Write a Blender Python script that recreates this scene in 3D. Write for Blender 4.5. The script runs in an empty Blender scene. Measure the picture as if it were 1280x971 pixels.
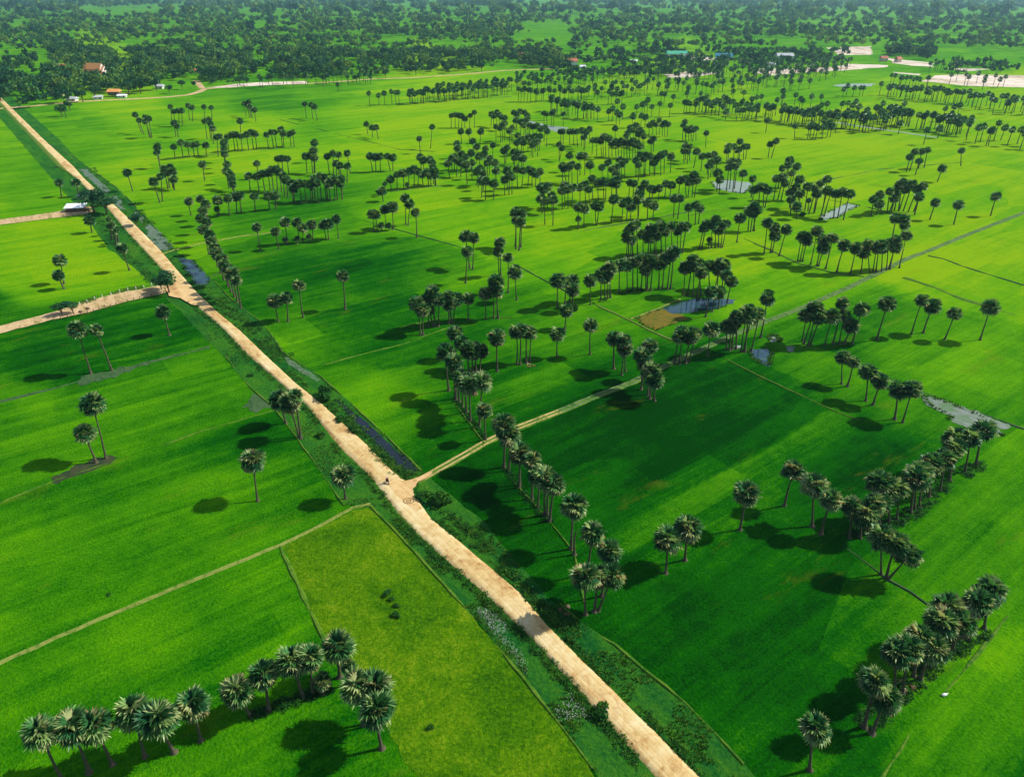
import bpy, bmesh, math, random
import numpy as np
from mathutils import Vector, Matrix, noise
from mathutils.geometry import tessellate_polygon

random.seed(7)
rng = np.random.default_rng(11)
C = bpy.context.scene.collection
R = math.radians

# ------------------------------------------------------------------ camera
PITCH, FOC, CAMH = R(28.6), 916.0, 100.0
cam_d = bpy.data.cameras.new('camera')
cam = bpy.data.objects.new('camera', cam_d)
C.objects.link(cam)
cam.location = (0, 0, CAMH)
cam.rotation_euler = (math.pi/2 - PITCH, 0, 0)
cam_d.sensor_width = 36
cam_d.lens = FOC/1280*36
cam_d.clip_start = 1
cam_d.clip_end = 60000
bpy.context.scene.camera = cam

# ------------------------------------------------------------------ sky and sun
SUN_EL, SUN_AZ = R(44), R(76)
w = bpy.data.worlds.new('World')
bpy.context.scene.world = w
w.use_nodes = True
nt = w.node_tree
bg = nt.nodes['Background']
sky = nt.nodes.new('ShaderNodeTexSky')
sky.sky_type = 'NISHITA'
sky.sun_disc = False
sky.sun_elevation = SUN_EL
sky.sun_rotation = SUN_AZ
sky.altitude = 50
sky.air_density = 1.0
sky.dust_density = 1.0
nt.links.new(sky.outputs[0], bg.inputs[0])
bg.inputs[1].default_value = 0.11
sd = bpy.data.lights.new('sun', 'SUN')
sd.energy = 4.4
sd.angle = R(0.55)
sd.color = (1.0, 0.95, 0.86)
sun = bpy.data.objects.new('sun', sd)
C.objects.link(sun)
sv = Vector((math.sin(SUN_AZ)*math.cos(SUN_EL), math.cos(SUN_AZ)*math.cos(SUN_EL), math.sin(SUN_EL)))
sun.rotation_euler = sv.to_track_quat('Z', 'Y').to_euler()
sun.location = (150, 60, 200)
vs = bpy.context.scene.view_settings
vs.view_transform = 'Standard'
vs.look = 'None'
vs.exposure = 0.45
vs.gamma = 1.0
bpy.context.scene.cycles.volume_bounces = 0
bpy.context.scene.cycles.max_bounces = 5

# ------------------------------------------------------------------ plan geometry: survey point -> place on the ground
SP, CP = math.sin(PITCH), math.cos(PITCH)

def ray(px, py):
    u = (px-640)/FOC
    v = (py-485.5)/FOC
    return Vector((u, CP - v*SP, -SP - v*CP))

def G(px, py, z=0.0):
    d = ray(px, py)
    t = (z-CAMH)/d.z
    return Vector((d.x*t, d.y*t, z))

def cam_at_y(px, py, Y):
    d = ray(px, py)
    t = Y/d.y
    return Vector((d.x*t, Y, CAMH + d.z*t))

ROAD_DIR = Vector((math.cos(R(-53.3)), math.sin(R(-53.3)), 0))
CROSS_ANG = R(37.0)

# ------------------------------------------------------------------ helpers
def tag(o, label=None, cat=None, group=None, kind=None):
    if label: o['label'] = label
    if cat: o['category'] = cat
    if group: o['group'] = group
    if kind: o['kind'] = kind
    return o

def mesh_np(name, verts, faces, mat, smooth=False):
    me = bpy.data.meshes.new(name)
    me.from_pydata([tuple(v) for v in verts], [], [tuple(f) for f in faces])
    if mat: me.materials.append(mat)
    if smooth:
        me.polygons.foreach_set('use_smooth', [True]*len(me.polygons))
    me.update()
    return me

def mesh_poly(name, V, F, mat, attr=None):
    """V (n,3) array, F (m,3|4) int array; attr = per vertex float"""
    me = bpy.data.meshes.new(name)
    n, k = F.shape
    me.vertices.add(len(V))
    me.vertices.foreach_set('co', np.ascontiguousarray(V, dtype=np.float32).ravel())
    me.loops.add(n*k)
    me.loops.foreach_set('vertex_index', np.ascontiguousarray(F, dtype=np.int32).ravel())
    me.polygons.add(n)
    me.polygons.foreach_set('loop_start', np.arange(0, n*k, k, dtype=np.int32))
    me.polygons.foreach_set('loop_total', np.full(n, k, dtype=np.int32))
    if mat: me.materials.append(mat)
    me.update(calc_edges=True)
    if attr is not None:
        a = me.attributes.new('tone', 'FLOAT', 'POINT')
        a.data.foreach_set('value', np.ascontiguousarray(attr, dtype=np.float32))
    return me

def link(name, me, parent=None):
    o = bpy.data.objects.new(name, me)
    C.objects.link(o)
    if parent: o.parent = parent
    return o

def empty(name, loc, rz=0.0):
    o = bpy.data.objects.new(name, None)
    o.empty_display_size = 0.5
    C.objects.link(o)
    o.location = loc
    o.rotation_euler = (0, 0, rz)
    return o

class MB:
    def __init__(s): s.v = []; s.f = []
    def add(s, v, f):
        b = len(s.v); s.v += [tuple(p) for p in v]; s.f += [tuple(i+b for i in q) for q in f]
    def box(s, x0, x1, y0, y1, z0, z1, M=None):
        v = [Vector(p) for p in ((x0,y0,z0),(x1,y0,z0),(x1,y1,z0),(x0,y1,z0),(x0,y0,z1),(x1,y0,z1),(x1,y1,z1),(x0,y1,z1))]
        if M: v = [M @ p for p in v]
        s.add(v, [(0,3,2,1),(4,5,6,7),(0,1,5,4),(1,2,6,5),(2,3,7,6),(3,0,4,7)])
    def tube(s, pts, rads, n=8, cap=True):
        rings = []
        for i, p in enumerate(pts):
            p = Vector(p)
            a = Vector(pts[max(i-1, 0)]); b = Vector(pts[min(i+1, len(pts)-1)])
            t = (b-a).normalized()
            u = t.orthogonal().normalized() if i == 0 else (rings_u - t*rings_u.dot(t)).normalized()
            rings_u = u
            w_ = t.cross(u)
            rings.append([p + (u*math.cos(2*math.pi*k/n) + w_*math.sin(2*math.pi*k/n))*rads[i] for k in range(n)])
        v = [q for r in rings for q in r]
        f = []
        for i in range(len(pts)-1):
            for k in range(n):
                f.append((i*n+k, i*n+(k+1) % n, (i+1)*n+(k+1) % n, (i+1)*n+k))
        if cap:
            f.append(tuple(range(n-1, -1, -1)))
            f.append(tuple((len(pts)-1)*n+k for k in range(n)))
        s.add(v, f)
    def ball(s, c, r, nu=8, nv=5, jit=0.0):
        c = Vector(c); r = Vector(r) if hasattr(r, '__len__') else Vector((r, r, r))
        v = []
        for j in range(nv+1):
            th = math.pi*j/nv
            for k in range(nu):
                ph = 2*math.pi*k/nu
                q = 1 + random.uniform(-jit, jit)
                v.append(c + Vector((r.x*math.sin(th)*math.cos(ph)*q, r.y*math.sin(th)*math.sin(ph)*q, r.z*math.cos(th)*q)))
        f = [(j*nu+k, (j+1)*nu+k, (j+1)*nu+(k+1) % nu, j*nu+(k+1) % nu) for j in range(nv) for k in range(nu)]
        s.add(v, f)
    def me(s, name, mat, smooth=False): return mesh_np(name, s.v, s.f, mat, smooth)

# ------------------------------------------------------------------ materials
def mat(name, col=(0.5,0.5,0.5), rough=0.8, spec=0.3):
    m = bpy.data.materials.new(name)
    m.use_nodes = True
    b = m.node_tree.nodes['Principled BSDF']
    b.inputs['Base Color'].default_value = (*col, 1)
    b.inputs['Roughness'].default_value = rough
    b.inputs['Specular IOR Level'].default_value = spec
    return m, m.node_tree, b

class N:
    """small node-tree writer"""
    def __init__(s, nt): s.nt = nt
    def new(s, t, **k):
        n = s.nt.nodes.new(t)
        for a, b in k.items(): setattr(n, a, b)
        return n
    def pos(s): return s.new('ShaderNodeNewGeometry').outputs['Position']
    def mapping(s, vec, scale=(1,1,1), rot=0.0, loc=(0,0,0)):
        m0 = s.new('ShaderNodeMapping')
        m0.vector_type = 'POINT'
        m0.inputs['Rotation'].default_value = (0, 0, rot)
        s.nt.links.new(vec, m0.inputs['Vector'])
        m1 = s.new('ShaderNodeMapping')
        m1.inputs['Scale'].default_value = scale
        m1.inputs['Location'].default_value = loc
        s.nt.links.new(m0.outputs[0], m1.inputs['Vector'])
        return m1.outputs[0]
    def noise(s, vec, scale=1.0, detail=3.0, rough=0.55, dist=0.0):
        n = s.new('ShaderNodeTexNoise')
        n.inputs['Scale'].default_value = scale
        n.inputs['Detail'].default_value = detail
        n.inputs['Roughness'].default_value = rough
        n.inputs['Distortion'].default_value = dist
        s.nt.links.new(vec, n.inputs['Vector'])
        return n.outputs['Fac']
    def math(s, op, a, b=None, c=None, clamp=False):
        n = s.new('ShaderNodeMath', operation=op)
        n.use_clamp = clamp
        for i, x in enumerate((a, b, c)):
            if x is None: continue
            if isinstance(x, (int, float)): n.inputs[i].default_value = x
            else: s.nt.links.new(x, n.inputs[i])
        return n.outputs[0]
    def ramp(s, fac, stops, interp='LINEAR'):
        n = s.new('ShaderNodeValToRGB')
        n.color_ramp.interpolation = interp
        el = n.color_ramp.elements
        while len(el) < len(stops): el.new(0.5)
        for e, (p, c) in zip(el, stops):
            e.position = p
            e.color = (*c, 1) if len(c) == 3 else c
        s.nt.links.new(fac, n.inputs[0])
        return n.outputs[0]
    def mix(s, fac, a, b, typ='MIX'):
        n = s.new('ShaderNodeMix', data_type='RGBA', blend_type=typ)
        for x, i in ((fac, 0), (a, 6), (b, 7)):
            if isinstance(x, (int, float)): n.inputs[i].default_value = x
            elif isinstance(x, tuple): n.inputs[i].default_value = (*x, 1)
            else: s.nt.links.new(x, n.inputs[i])
        return n.outputs[2]
    def bump(s, h, strength=0.5, dist=0.2):
        n = s.new('ShaderNodeBump')
        n.inputs['Strength'].default_value = strength
        n.inputs['Distance'].default_value = dist
        s.nt.links.new(h, n.inputs['Height'])
        return n.outputs[0]
    def attr(s, name):
        return s.new('ShaderNodeAttribute', attribute_name=name)

# rice: 'tone' picks the ground colour, from dark green to yellow green
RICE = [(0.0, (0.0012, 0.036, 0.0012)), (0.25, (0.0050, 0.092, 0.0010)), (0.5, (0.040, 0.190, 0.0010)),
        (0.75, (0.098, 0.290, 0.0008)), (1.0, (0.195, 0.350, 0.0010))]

def rice_material():
    m, nt, b = mat('rice_crop', rough=0.9, spec=0.0)
    n = N(nt); L = nt.links
    p = n.pos()
    t = n.attr('tone').outputs['Fac']
    rows = n.noise(n.mapping(p, (0.012, 0.16, 1), -CROSS_ANG), 1.0, 4, 0.6, 0.6)
    blot = n.noise(p, 0.045, 5, 0.6, 0.8)
    patch = n.new('ShaderNodeTexVoronoi', distance='CHEBYCHEV')
    patch.inputs['Scale'].default_value = 1.0
    L.new(n.mapping(p, (0.012, 0.034, 1), -CROSS_ANG), patch.inputs['Vector'])
    sep = n.new('ShaderNodeSeparateColor'); L.new(patch.outputs['Color'], sep.inputs[0])
    mid = n.noise(p, 0.33, 5, 0.7, 0.3)
    fine = n.noise(p, 1.9, 3, 0.75)
    lines = n.noise(n.mapping(p, (0.03, 1.1, 1), -CROSS_ANG), 1.0, 3, 0.6, 0.3)
    x = n.math('MULTIPLY_ADD', n.math('SUBTRACT', rows, 0.5), 0.62, t)
    x = n.math('MULTIPLY_ADD', n.math('SUBTRACT', lines, 0.5), 0.27, x)
    x = n.math('MULTIPLY_ADD', n.math('SUBTRACT', blot, 0.5), 0.42, x)
    x = n.math('MULTIPLY_ADD', n.math('SUBTRACT', sep.outputs[0], 0.5), 0.2, x)
    x = n.math('MULTIPLY_ADD', n.math('SUBTRACT', mid, 0.5), 0.36, x)
    x = n.math('MULTIPLY_ADD', n.math('SUBTRACT', fine, 0.5), 0.62, x, clamp=True)
    c = n.ramp(x, RICE)
    # a few tawny, thin spots
    tw = n.noise(n.mapping(p, (0.03, 0.09, 1), -CROSS_ANG), 1.0, 5, 0.7, 0.5)
    f = n.ramp(tw, [(0.60, (0,0,0)), (0.76, (0.45,0.45,0.45))])
    c = n.mix(f, c, (0.15, 0.155, 0.010))
    L.new(c, b.inputs['Base Color'])
    h = n.math('ADD', n.math('MULTIPLY', mid, 0.6), fine)
    L.new(n.bump(h, 0.8, 0.7), b.inputs['Normal'])
    return m

def olive_material():
    m, nt, b = mat('ripening_rice', rough=0.9, spec=0.0)
    n = N(nt); L = nt.links
    p = n.pos()
    big = n.noise(p, 0.07, 4, 0.6, 0.6)
    mid = n.noise(p, 0.5, 4, 0.65, 0.4)
    fine = n.noise(p, 1.7, 4, 0.8, 0.5)
    x = n.math('MULTIPLY_ADD', n.math('SUBTRACT', big, 0.5), 0.9, 0.5)
    x = n.math('MULTIPLY_ADD', n.math('SUBTRACT', mid, 0.5), 0.55, x)
    x = n.math('MULTIPLY_ADD', n.math('SUBTRACT', fine, 0.5), 1.3, x, clamp=True)
    c = n.ramp(x, [(0.05, (0.006, 0.05, 0.002)), (0.35, (0.035, 0.125, 0.002)), (0.58, (0.078, 0.190, 0.002)), (0.95, (0.21, 0.29, 0.010))])
    L.new(c, b.inputs['Base Color'])
    L.new(n.bump(n.math('ADD', mid, fine), 0.9, 0.5), b.inputs['Normal'])
    return m

def verge_material():
    m, nt, b = mat('verge_grass', rough=0.9, spec=0.0)
    n = N(nt); L = nt.links
    p = n.pos()
    big = n.noise(n.mapping(p, (0.05, 0.14, 1), R(53.3)), 1.0, 5, 0.65, 0.8)
    fine = n.noise(p, 1.3, 5, 0.75, 0.4)
    x = n.math('MULTIPLY_ADD', n.math('SUBTRACT', big, 0.5), 0.95, 0.5)
    x = n.math('MULTIPLY_ADD', n.math('SUBTRACT', fine, 0.5), 0.8, x, clamp=True)
    c = n.ramp(x, [(0.1, (0.003, 0.030, 0.008)), (0.36, (0.009, 0.092, 0.014)), (0.62, (0.038, 0.155, 0.010)), (0.92, (0.12, 0.19, 0.02))])
    L.new(c, b.inputs['Base Color'])
    L.new(n.bump(fine, 1.0, 0.6), b.inputs['Normal'])
    return m

def dirt_material(name, a, bcol, ccol, sc=1.0, bs=0.5):
    m, nt, b = mat(name, rough=0.95, spec=0.1)
    n = N(nt); L = nt.links
    p = n.pos()
    big = n.noise(n.mapping(p, (0.06, 0.30, 1), R(53.3)), sc, 6, 0.65, 1.0)
    mid = n.noise(p, 0.55*sc, 5, 0.7, 1.2)
    fine = n.noise(p, 3.0*sc, 4, 0.7)
    x = n.math('MULTIPLY_ADD', n.math('SUBTRACT', mid, 0.5), 1.05, big, clamp=True)
    x = n.math('MULTIPLY_ADD', n.math('SUBTRACT', fine, 0.5), 0.25, x, clamp=True)
    c = n.ramp(x, [(0.22, ccol), (0.40, bcol), (0.56, a), (0.85, tuple(min(1, q*1.12) for q in a))])
    L.new(c, b.inputs['Base Color'])
    L.new(n.bump(n.math('ADD', mid, fine), bs, 0.15), b.inputs['Normal'])
    return m

def water_material(name, deep, pale, weed, cover=0.5, rough=0.12, sc=0.25):
    m, nt, b = mat(name, rough=rough, spec=0.5)
    n = N(nt); L = nt.links
    p = n.pos()
    a = n.noise(p, sc, 6, 0.7, 1.0)
    w_ = n.noise(p, 0.9, 3, 0.6)
    c = n.ramp(a, [(cover-0.10, deep), (cover+0.04, pale), (cover+0.16, weed)])
    L.new(c, b.inputs['Base Color'])
    r = n.ramp(a, [(cover, (rough,)*3), (cover+0.12, (0.7,)*3)])
    L.new(r, b.inputs['Roughness'])
    L.new(n.bump(w_, 0.06, 0.05), b.inputs['Normal'])
    return m

def leaf_material(name, stops, rough=0.42, spec=0.45, trans=0.0):
    m, nt, b = mat(name, rough=rough, spec=spec)
    n = N(nt); L = nt.links
    t = n.attr('tone').outputs['Fac']
    rnd = n.new('ShaderNodeObjectInfo').outputs['Random']
    x = n.math('MULTIPLY_ADD', n.math('SUBTRACT', rnd, 0.5), 0.16, t, clamp=True)
    c = n.ramp(x, stops)
    L.new(c, b.inputs['Base Color'])
    tr = n.new('ShaderNodeBsdfTranslucent')
    L.new(n.mix(1.0, c, (1.0, 1.0, 0.55), 'MULTIPLY'), tr.inputs['Color'])
    mx = n.new('ShaderNodeMixShader'); mx.inputs[0].default_value = trans
    L.new(b.outputs[0], mx.inputs[1]); L.new(tr.outputs[0], mx.inputs[2])
    L.new(mx.outputs[0], nt.nodes['Material Output'].inputs['Surface'])
    return m

M = {}
M['rice'] = rice_material()
M['olive'] = olive_material()
M['verge'] = verge_material()
def road_material():
    m, nt, b = mat('road_dirt', rough=0.95, spec=0.05)
    n = N(nt); L = nt.links
    p = n.pos()
    q = n.mapping(p, (1, 1, 1), R(53.3))
    sp = n.new('ShaderNodeSeparateXYZ'); L.new(q, sp.inputs[0])
    wob = n.noise(n.mapping(p, (0.03, 0.03, 1), 0.0), 1.0, 2)
    lat = n.math('ADD', n.math('SUBTRACT', sp.outputs[1], ROAD_LAT), n.math('MULTIPLY', n.math('SUBTRACT', wob, 0.5), 1.6))
    al = n.math('ABSOLUTE', lat)
    rut = None
    for c in (0.75, 2.0):
        g = n.math('SUBTRACT', 1.0, n.math('MULTIPLY', n.math('ABSOLUTE', n.math('SUBTRACT', al, c)), 3.2), clamp=True)
        rut = g if rut is None else n.math('MAXIMUM', rut, g)
    big = n.noise(n.mapping(p, (0.05, 0.16, 1), R(53.3)), 1.0, 5, 0.6, 0.8)
    mid = n.noise(p, 0.42, 5, 0.65, 1.4)
    fine = n.noise(p, 2.6, 4, 0.7)
    x = n.math('MULTIPLY_ADD', n.math('SUBTRACT', mid, 0.5), 0.95, big)
    pot = n.noise(p, 0.13, 4, 0.6, 1.0)
    x = n.math('MULTIPLY_ADD', n.math('SUBTRACT', pot, 0.5), 0.75, x)
    x = n.math('MULTIPLY_ADD', n.math('SUBTRACT', fine, 0.5), 0.22, x)
    x = n.math('MULTIPLY_ADD', rut, 0.02, x, clamp=True)
    c = n.ramp(x, [(0.18, (0.27, 0.145, 0.055)), (0.34, (0.45, 0.29, 0.115)), (0.47, (0.53, 0.385, 0.165)), (0.62, (0.58, 0.45, 0.22)), (0.85, (0.66, 0.54, 0.31))])
    # crusted plates with brown seams where puddles dried
    v = n.new('ShaderNodeTexVoronoi', feature='DISTANCE_TO_EDGE'); v.inputs['Scale'].default_value = 0.24
    wn = n.new('ShaderNodeTexNoise'); wn.inputs['Scale'].default_value = 0.35; wn.inputs['Detail'].default_value = 4; L.new(p, wn.inputs['Vector'])
    va = n.new('ShaderNodeVectorMath', operation='MULTIPLY_ADD'); L.new(wn.outputs['Color'], va.inputs[0]); va.inputs[1].default_value = (7, 7, 0); L.new(p, va.inputs[2])
    L.new(va.outputs[0], v.inputs['Vector'])
    seam = n.math('SUBTRACT', 1.0, n.math('MULTIPLY', v.outputs['Distance'], 9.0), clamp=True)
    where = n.ramp(n.noise(p, 0.07, 3), [(0.48, (0, 0, 0)), (0.62, (0.55, 0.55, 0.55))])
    c = n.mix(n.math('MULTIPLY', seam, where), c, (0.36, 0.19, 0.075))
    # grass creeping in from the shoulders
    e = n.math('SUBTRACT', n.math('ADD', al, n.math('MULTIPLY', n.math('SUBTRACT', n.noise(p, 0.6, 4, 0.7), 0.5), 3.0)), 3.0)
    c = n.mix(n.math('MULTIPLY', e, 1.6, clamp=True), c, (0.10, 0.17, 0.02))
    L.new(c, b.inputs['Base Color'])
    L.new(n.bump(n.math('ADD', mid, n.math('SUBTRACT', fine, n.math('MULTIPLY', rut, 0.5))), 0.5, 0.12), b.inputs['Normal'])
    return m
def _lat(a, c):
    p = (G(*a)+G(*c))/2
    return p.x*math.sin(R(53.3)) + p.y*math.cos(R(53.3))
ROAD_LAT = sum(_lat(*q) for q in (((303,439),(327,439)), ((427,559),(463,559)), ((603,740),(650,740)), ((766,911),(816,911)), ((156,287),(175,287))))/5
M['road'] = road_material()
M['apron'] = dirt_material('junction_dirt', (0.58, 0.41, 0.19), (0.50, 0.32, 0.13), (0.34, 0.19, 0.08), 0.8)
M['track'] = dirt_material('track_dirt', (0.40, 0.30, 0.12), (0.22, 0.19, 0.06), (0.05, 0.11, 0.02), 1.3)
M['bund_green'] = dirt_material('grassy_bund', (0.085, 0.165, 0.012), (0.030, 0.115, 0.006), (0.012, 0.075, 0.004), 1.6)
M['wet_track'] = dirt_material('wet_track', (0.13, 0.17, 0.10), (0.05, 0.11, 0.04), (0.012, 0.07, 0.015), 1.6)
M['yard'] = dirt_material('yard_dirt', (0.50, 0.36, 0.19), (0.34, 0.24, 0.10), (0.07, 0.14, 0.02), 1.2)
M['sand'] = dirt_material('pale_sand', (0.62, 0.54, 0.44), (0.50, 0.38, 0.27), (0.14, 0.19, 0.08), 0.12, 0.2)
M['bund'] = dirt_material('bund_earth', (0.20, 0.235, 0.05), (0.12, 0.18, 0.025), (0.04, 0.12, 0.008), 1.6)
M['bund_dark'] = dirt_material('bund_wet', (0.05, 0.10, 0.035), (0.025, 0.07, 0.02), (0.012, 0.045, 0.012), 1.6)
M['canal'] = water_material('canal_water', (0.008, 0.013, 0.018), (0.013, 0.022, 0.025), (0.03, 0.07, 0.02), 0.66, 0.25)
M['pond'] = water_material('pond_water', (0.012, 0.040, 0.055), (0.02, 0.06, 0.06), (0.03, 0.10, 0.02), 0.56, 0.10)
M['pale_pond'] = water_material('pale_pond_water', (0.22, 0.27, 0.25), (0.20, 0.27, 0.16), (0.05, 0.17, 0.01), 0.52, 0.35, 0.3)
M['marsh'] = water_material('marsh_water', (0.13, 0.16, 0.14), (0.08, 0.13, 0.07), (0.03, 0.12, 0.012), 0.47, 0.6, 0.35)
M['brown_pond'] = dirt_material('brown_mud', (0.15, 0.11, 0.012), (0.09, 0.10, 0.01), (0.015, 0.07, 0.01), 1.2)
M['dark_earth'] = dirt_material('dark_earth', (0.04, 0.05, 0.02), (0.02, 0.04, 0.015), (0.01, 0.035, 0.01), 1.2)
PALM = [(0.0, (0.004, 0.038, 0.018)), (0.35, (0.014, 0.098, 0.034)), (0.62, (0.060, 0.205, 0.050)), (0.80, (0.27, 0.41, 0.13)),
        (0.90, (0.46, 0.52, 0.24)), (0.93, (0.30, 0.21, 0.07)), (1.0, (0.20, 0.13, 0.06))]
M['palm'] = leaf_material('palm_leaf', PALM, 0.42, 0.3, 0.3)
M['tree'] = leaf_material('tree_leaf', [(0.0, (0.004, 0.040, 0.020)), (0.4, (0.014, 0.085, 0.034)), (0.7, (0.060, 0.170, 0.030)), (1.0, (0.18, 0.29, 0.03))], 0.65, 0.1, 0.25)
M['bush'] = leaf_material('bush_leaf', [(0.0, (0.006, 0.045, 0.008)), (0.4, (0.018, 0.100, 0.012)), (0.75, (0.07, 0.19, 0.012)), (1.0, (0.22, 0.30, 0.03))], 0.7, 0.08, 0.3)
M['bark'], _nt, _b = mat('palm_bark', (0.10, 0.095, 0.085), 0.9, 0.15)
_n = N(_nt)
_w = _n.noise(_n.mapping(_n.new('ShaderNodeTexCoord').outputs['Object'], (1, 1, 30)), 2.0, 4, 0.7)
_nt.links.new(_n.ramp(_w, [(0.3, (0.036, 0.032, 0.022)), (0.55, (0.088, 0.078, 0.046)), (0.75, (0.21, 0.19, 0.12))]), _b.inputs['Base Color'])
M['wood'] = mat('wood', (0.12, 0.08, 0.05), 0.85)[0]
M['white_wall'] = mat('white_plaster', (0.72, 0.70, 0.66), 0.8)[0]
M['cream_wall'] = mat('cream_plaster', (0.60, 0.50, 0.36), 0.8)[0]
M['tin'] = mat('pale_tin', (0.72, 0.75, 0.78), 0.45, 0.5)[0]
M['glass'] = mat('window_glass', (0.03, 0.05, 0.06), 0.1, 0.6)[0]
M['gold'] = mat('gilded_trim', (0.60, 0.40, 0.10), 0.4, 0.5)[0]
def roof_mat(name, c):
    m, nt, b = mat(name, c, 0.75)
    n = N(nt)
    x = n.noise(n.new('ShaderNodeTexCoord').outputs['Object'], 2.5, 4, 0.7)
    nt.links.new(n.ramp(x, [(0.3, tuple(q*0.7 for q in c)), (0.7, tuple(min(1, q*1.15) for q in c))]), b.inputs['Base Color'])
    return m
M['orange_roof'] = roof_mat('orange_tiles', (0.74, 0.32, 0.10))
M['red_roof'] = roof_mat('red_tiles', (0.45, 0.13, 0.07))
M['green_roof'] = roof_mat('green_tin', (0.05, 0.36, 0.22))
M['blue_roof'] = roof_mat('blue_tin', (0.03, 0.20, 0.30))
M['grey_roof'] = roof_mat('grey_tin', (0.45, 0.47, 0.50))

# ------------------------------------------------------------------ ground: one sheet to the horizon, dark to yellow-green tone stored in it
TONES = [(-40,100,.6),(-40,200,.7),(-40,300,.75),(-40,420,.35),(-40,520,.5),(-40,620,.4),(-40,720,.5),(-40,850,.55),
(150,130,.85),(250,120,.62),(330,125,.45),(400,120,.58),(450,140,.85),(560,140,.9),(700,140,.78),(800,130,.8),(900,120,.8),(1000,103,.75),(1150,120,.85),
(110,160,.62),(170,150,.85),(210,170,.62),(260,160,.8),(330,160,.85),(400,165,.66),(500,160,.9),(640,130,.85),(760,160,.9),(860,150,.88),(950,170,1.0),(1050,190,.98),(1100,175,1.0),(1180,160,.9),(1280,150,.9),
(120,185,.6),(150,200,.85),(200,205,.85),(300,200,.9),(380,190,.8),(340,205,.88),(440,185,.85),(500,185,.9),(600,220,.7),(700,220,.8),(780,205,.8),(850,220,.8),(1000,200,.93),(1080,215,.85),(1150,210,.9),(1280,210,.9),
(90,245,.62),(200,240,.72),(230,235,.8),(300,235,.8),(320,262,.38),(370,258,.32),(430,258,.42),(250,275,.58),(460,245,.68),(520,258,.82),(600,245,.8),(650,250,.8),(780,262,.85),(900,250,.7),(1050,225,.9),(1180,240,.88),(1280,250,.85),
(100,290,.85),(90,320,.85),(180,345,.7),(230,290,.62),(310,285,.42),(330,305,.78),(400,305,.7),(440,290,.55),(470,275,.78),(560,280,.82),(620,290,.78),(700,295,.88),(760,285,.82),(850,275,.75),(950,262,.85),(1000,285,.85),(1100,280,.88),(1180,285,.92),(1280,300,.88),
(90,350,.82),(140,340,.8),(245,325,.8),(240,345,.35),(320,340,.42),(350,325,.38),(420,320,.20),(470,335,.16),(400,345,.22),(530,325,.4),(570,345,.62),(640,370,.5),(690,330,.58),(740,310,.8),(760,325,.68),(800,345,.42),(850,375,.42),(930,320,.88),(900,315,.86),(1020,365,.72),(1000,350,.6),(1060,330,.75),(1100,380,.45),(1180,350,.92),(1150,345,.9),(1190,310,.85),(1280,370,.8),
(100,405,.28),(150,400,.22),(180,420,.42),(240,400,.26),(330,385,.30),(380,420,.72),(420,400,.42),(450,395,.40),(500,400,.38),(550,400,.35),(610,390,.3),(650,400,.42),(680,400,.5),(740,395,.62),(790,390,.6),(760,430,.4),(700,440,.5),(850,405,.42),(930,375,.7),(1000,410,.32),(1060,400,.38),(1120,410,.55),(1190,440,.68),(1280,440,.6),
(100,455,.12),(90,435,.32),(200,440,.18),(160,480,.55),(230,460,.55),(270,470,.5),(240,500,.38),(420,440,.35),(480,430,.3),(540,430,.3),(520,460,.32),(600,465,.32),(650,470,.3),(750,460,.28),(860,445,.14),(900,470,.10),(950,470,.22),(1010,455,.36),(1060,470,.42),(1150,440,.62),(1200,470,.66),
(100,510,.68),(160,500,.62),(220,520,.40),(310,490,.26),(320,520,.16),(440,480,.5),(470,490,.66),(510,500,.5),(530,540,.22),(590,500,.18),(640,510,.26),(700,490,.22),(760,510,.08),(850,530,.06),(950,520,.12),(1010,500,.3),(1060,510,.36),(1120,500,.5),(1160,530,.52),(1240,530,.5),
(90,560,.5),(150,550,.36),(200,565,.30),(260,550,.22),(320,545,.18),(380,560,.16),(500,540,.48),(480,520,.55),(560,560,.24),(600,570,.2),(620,600,.14),(650,560,.08),(800,580,.08),(900,570,.1),(880,615,.42),(820,640,.42),(980,560,.34),(1000,590,.2),(1100,560,.12),(1080,600,.12),(1160,560,.3),(1240,600,.4),
(100,630,.36),(120,610,.28),(200,610,.34),(240,600,.42),(300,590,.36),(360,600,.30),(400,620,.30),(580,620,.12),(640,650,.10),(700,600,.06),(760,640,.16),(800,610,.10),(950,610,.36),(900,650,.34),(1050,680,.30),(1120,650,.42),(1180,640,.38),
(100,690,.52),(180,660,.50),(200,700,.42),(280,640,.48),(300,680,.50),(380,650,.46),(660,700,.12),(720,730,.14),(780,700,.24),(860,690,.30),(960,690,.26),(1080,730,.22),(1130,710,.40),(1180,700,.34),
(100,740,.40),(180,730,.44),(260,710,.46),(320,720,.62),(360,740,.45),(700,760,.2),(800,760,.22),(880,750,.18),(960,750,.20),(1060,770,.22),(1150,760,.36),(1240,740,.4),
(120,800,.58),(180,790,.62),(220,810,.60),(260,780,.38),(330,790,.5),(380,800,.28),(330,830,.5),(800,830,.2),(880,820,.18),(960,820,.2),(1050,820,.24),(1150,860,.55),(1190,840,.5),(1240,840,.5),
(100,870,.50),(180,860,.52),(250,850,.36),(300,900,.38),(380,900,.34),(420,870,.3),(900,890,.14),(980,890,.2),(1050,890,.2),(1130,890,.46),(1180,890,.48),
(100,960,.5),(300,960,.4),(450,960,.36),(900,960,.16),(1050,960,.22),(1200,960,.45),(1280,900,.45),
(300,40,.6),(700,40,.6),(1100,40,.65),(300,75,.6),(700,75,.62),(1150,72,.6),(1000,76,.6)]
TN = np.array(TONES, dtype=np.float64)

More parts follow.
